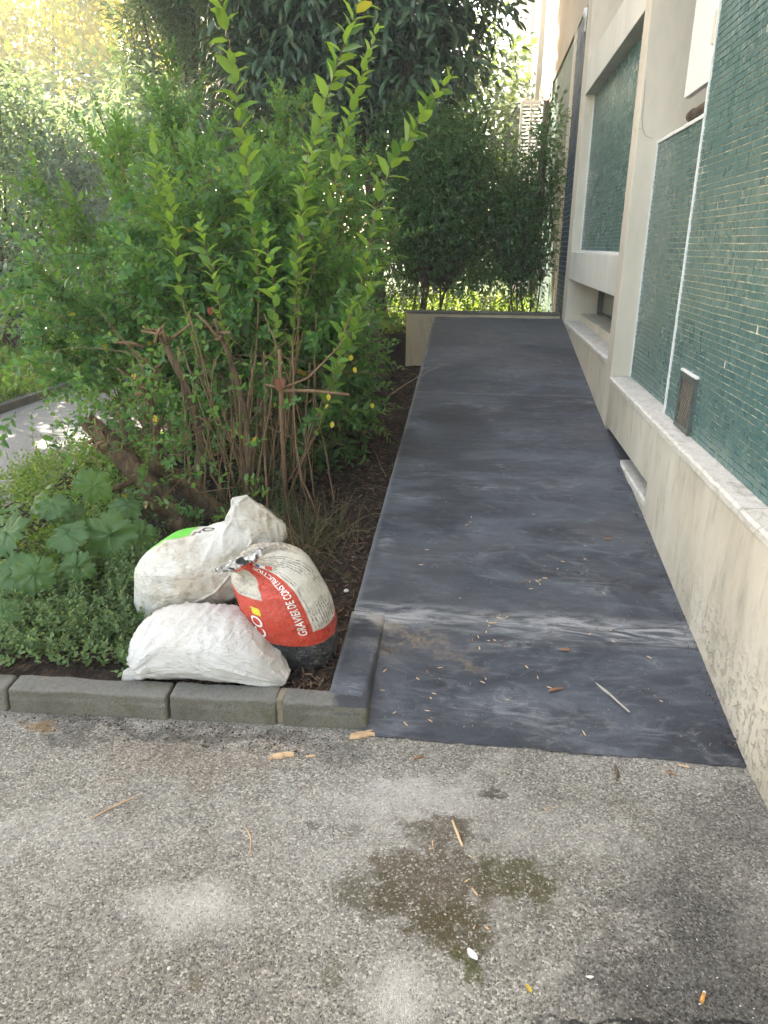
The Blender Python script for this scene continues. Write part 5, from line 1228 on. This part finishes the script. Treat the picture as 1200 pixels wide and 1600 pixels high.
# cigarette butt
CB = empty('cigarette_butt', (-.343, 1.20, .004), 'orange filtered cigarette butt on the dark asphalt at the lower right', 'cigarette butt')
M_filt = simple('orange_filter', (.62, .30, .08), .7); M_pap = simple('cigarette_paper', (.70, .66, .58), .8)
d = Vector((math.cos(R(62)), math.sin(R(62)), 0)); c0 = Vector((-.343, 1.197, .0042))
MB().tube([c0 - d * .012, c0 + d * .010], .0042, 14).build('filter', M_filt, CB)
MB().tube([c0 + d * .0102, c0 + d * .0150], [.0041, .0036], 14).build('paper', M_pap, CB)
# white petal and small yellow leaf
def flat_leaf(name, label, cat, x, y, ang, L, W, mat, curl=.25, z=None):
    vs = []; n = 10
    for i in range(n + 1):
        t = i / n; w_ = W * math.sin(math.pi * min(1, t * .94 + .05)) ** .7; zz = .002 + L * curl * (t - .5) ** 2
        for q in (-1, -.4, .4, 1): vs.append((L * (t - .5), q * w_ / 2, zz + abs(q) * W * .18))
    fs = [(i * 4 + j, i * 4 + j + 1, (i + 1) * 4 + j + 1, (i + 1) * 4 + j) for i in range(n) for j in range(3)]
    o = MB().add(vs, fs, 0, True).build(name, mat); o.location = (x, y, gz(x, y) if z is None else z); o.rotation_euler = (0, 0, ang); tag(o, label, cat); return o
flat_leaf('petal', 'small white petal lying on the bright green moss streak', 'petal', -.829, 1.236, R(-50), .034, .016, M_wink)
flat_leaf('fallen_leaf', 'tiny yellow leaf on the asphalt at the bottom centre', 'leaf', -.708, 1.171, R(-60), .022, .009, M_yel)
flat_leaf('fallen_leaf', 'crinkled pale paper like leaf on the dark asphalt right of the yellow leaf', 'leaf', -.575, 1.215, R(5), .018, .007, M_wink)
# white pebbles
def pebble(label, x, y, s, z, mat, seed):
    bm = bmesh.new(); bmesh.ops.create_icosphere(bm, subdivisions=2, radius=s)
    for v in bm.verts: v.co *= 1 + .35 * mnoise.noise(v.co * 60 + Vector((seed, 0, 0))); v.co.z *= .6
    me = bpy.data.meshes.new('pebble'); bm.to_mesh(me); bm.free(); o = link('pebble', me, mat); o.location = (x, y, z); tag(o, label, 'stone')
M_peb = simple('pale_stone', (.55, .52, .46), .8)
pebble('round pale stone in the mulch right of the gravel sack', -1.39, 2.86, .012, soil_h(-1.39, 2.86) + .010, M_peb, 1)
pebble('white pebble on the asphalt at the lower left', -1.49, 1.12, .005, .003, M_peb, 2)
pebble('flat pale stone in the mulch beside the foot of the ramp kerb', -1.42, 2.50, .009, soil_h(-1.42, 2.5) + .008, M_peb, 3)

def mat_grit():
    g = G('loose_grit'); r_ = g.n('ShaderNodeNewGeometry').outputs['Random Per Island']
    return g.done(g.ramp(r_, [(0, (.06, .055, .05)), (.5, (.24, .22, .19)), (.85, (.42, .39, .34)), (1, (.65, .62, .55))]), .85, None, .3)
chips('loose_grit', 'fine loose stone grit scattered over the asphalt', 2600, (-2.4, .0), (.85, 1.97), 9, mat_grit(), (.0022, .0060), (.0018, .0040), lambda x, y: 0, 'grit', lift=-.0005)
chips('ramp_grit', 'fine pale crumbs scattered over the dark ramp', 420, (-1.17, -.02), (2.05, 4.6), 10, mat_grit(), (.0018, .0045), (.0012, .0026), lambda x, y: rz(y) + .0035, 'grit', lift=0)

chips('wall_grit', 'dark grit gathered on the ramp along the foot of the wall', 260, (-.045, -.004), (2.05, 5.0), 12, M_chip, (.003, .010), (.002, .005), lambda x, y: rz(y) + .003, 'grit', lift=0)
# ------------------------------------------------------------------ haze volume added to imitate veiling sun glare
hz = bpy.data.materials.new('haze'); hz.use_nodes = True; hn = hz.node_tree
hn.nodes.remove(hn.nodes['Principled BSDF']); pv = hn.nodes.new('ShaderNodeVolumePrincipled')
pv.inputs['Color'].default_value = (.92, .96, 1, 1); pv.inputs['Density'].default_value = HAZE; pv.inputs['Anisotropy'].default_value = .35
hn.links.new(pv.outputs[0], hn.nodes['Material Output'].inputs['Volume'])
o = MB().box(-60, 30, -12, 95, -1.2, 17).build('haze', hz); o['kind'] = 'stuff'; tag(o, 'thin haze added to the garden air to imitate veiling sun glare', 'haze')
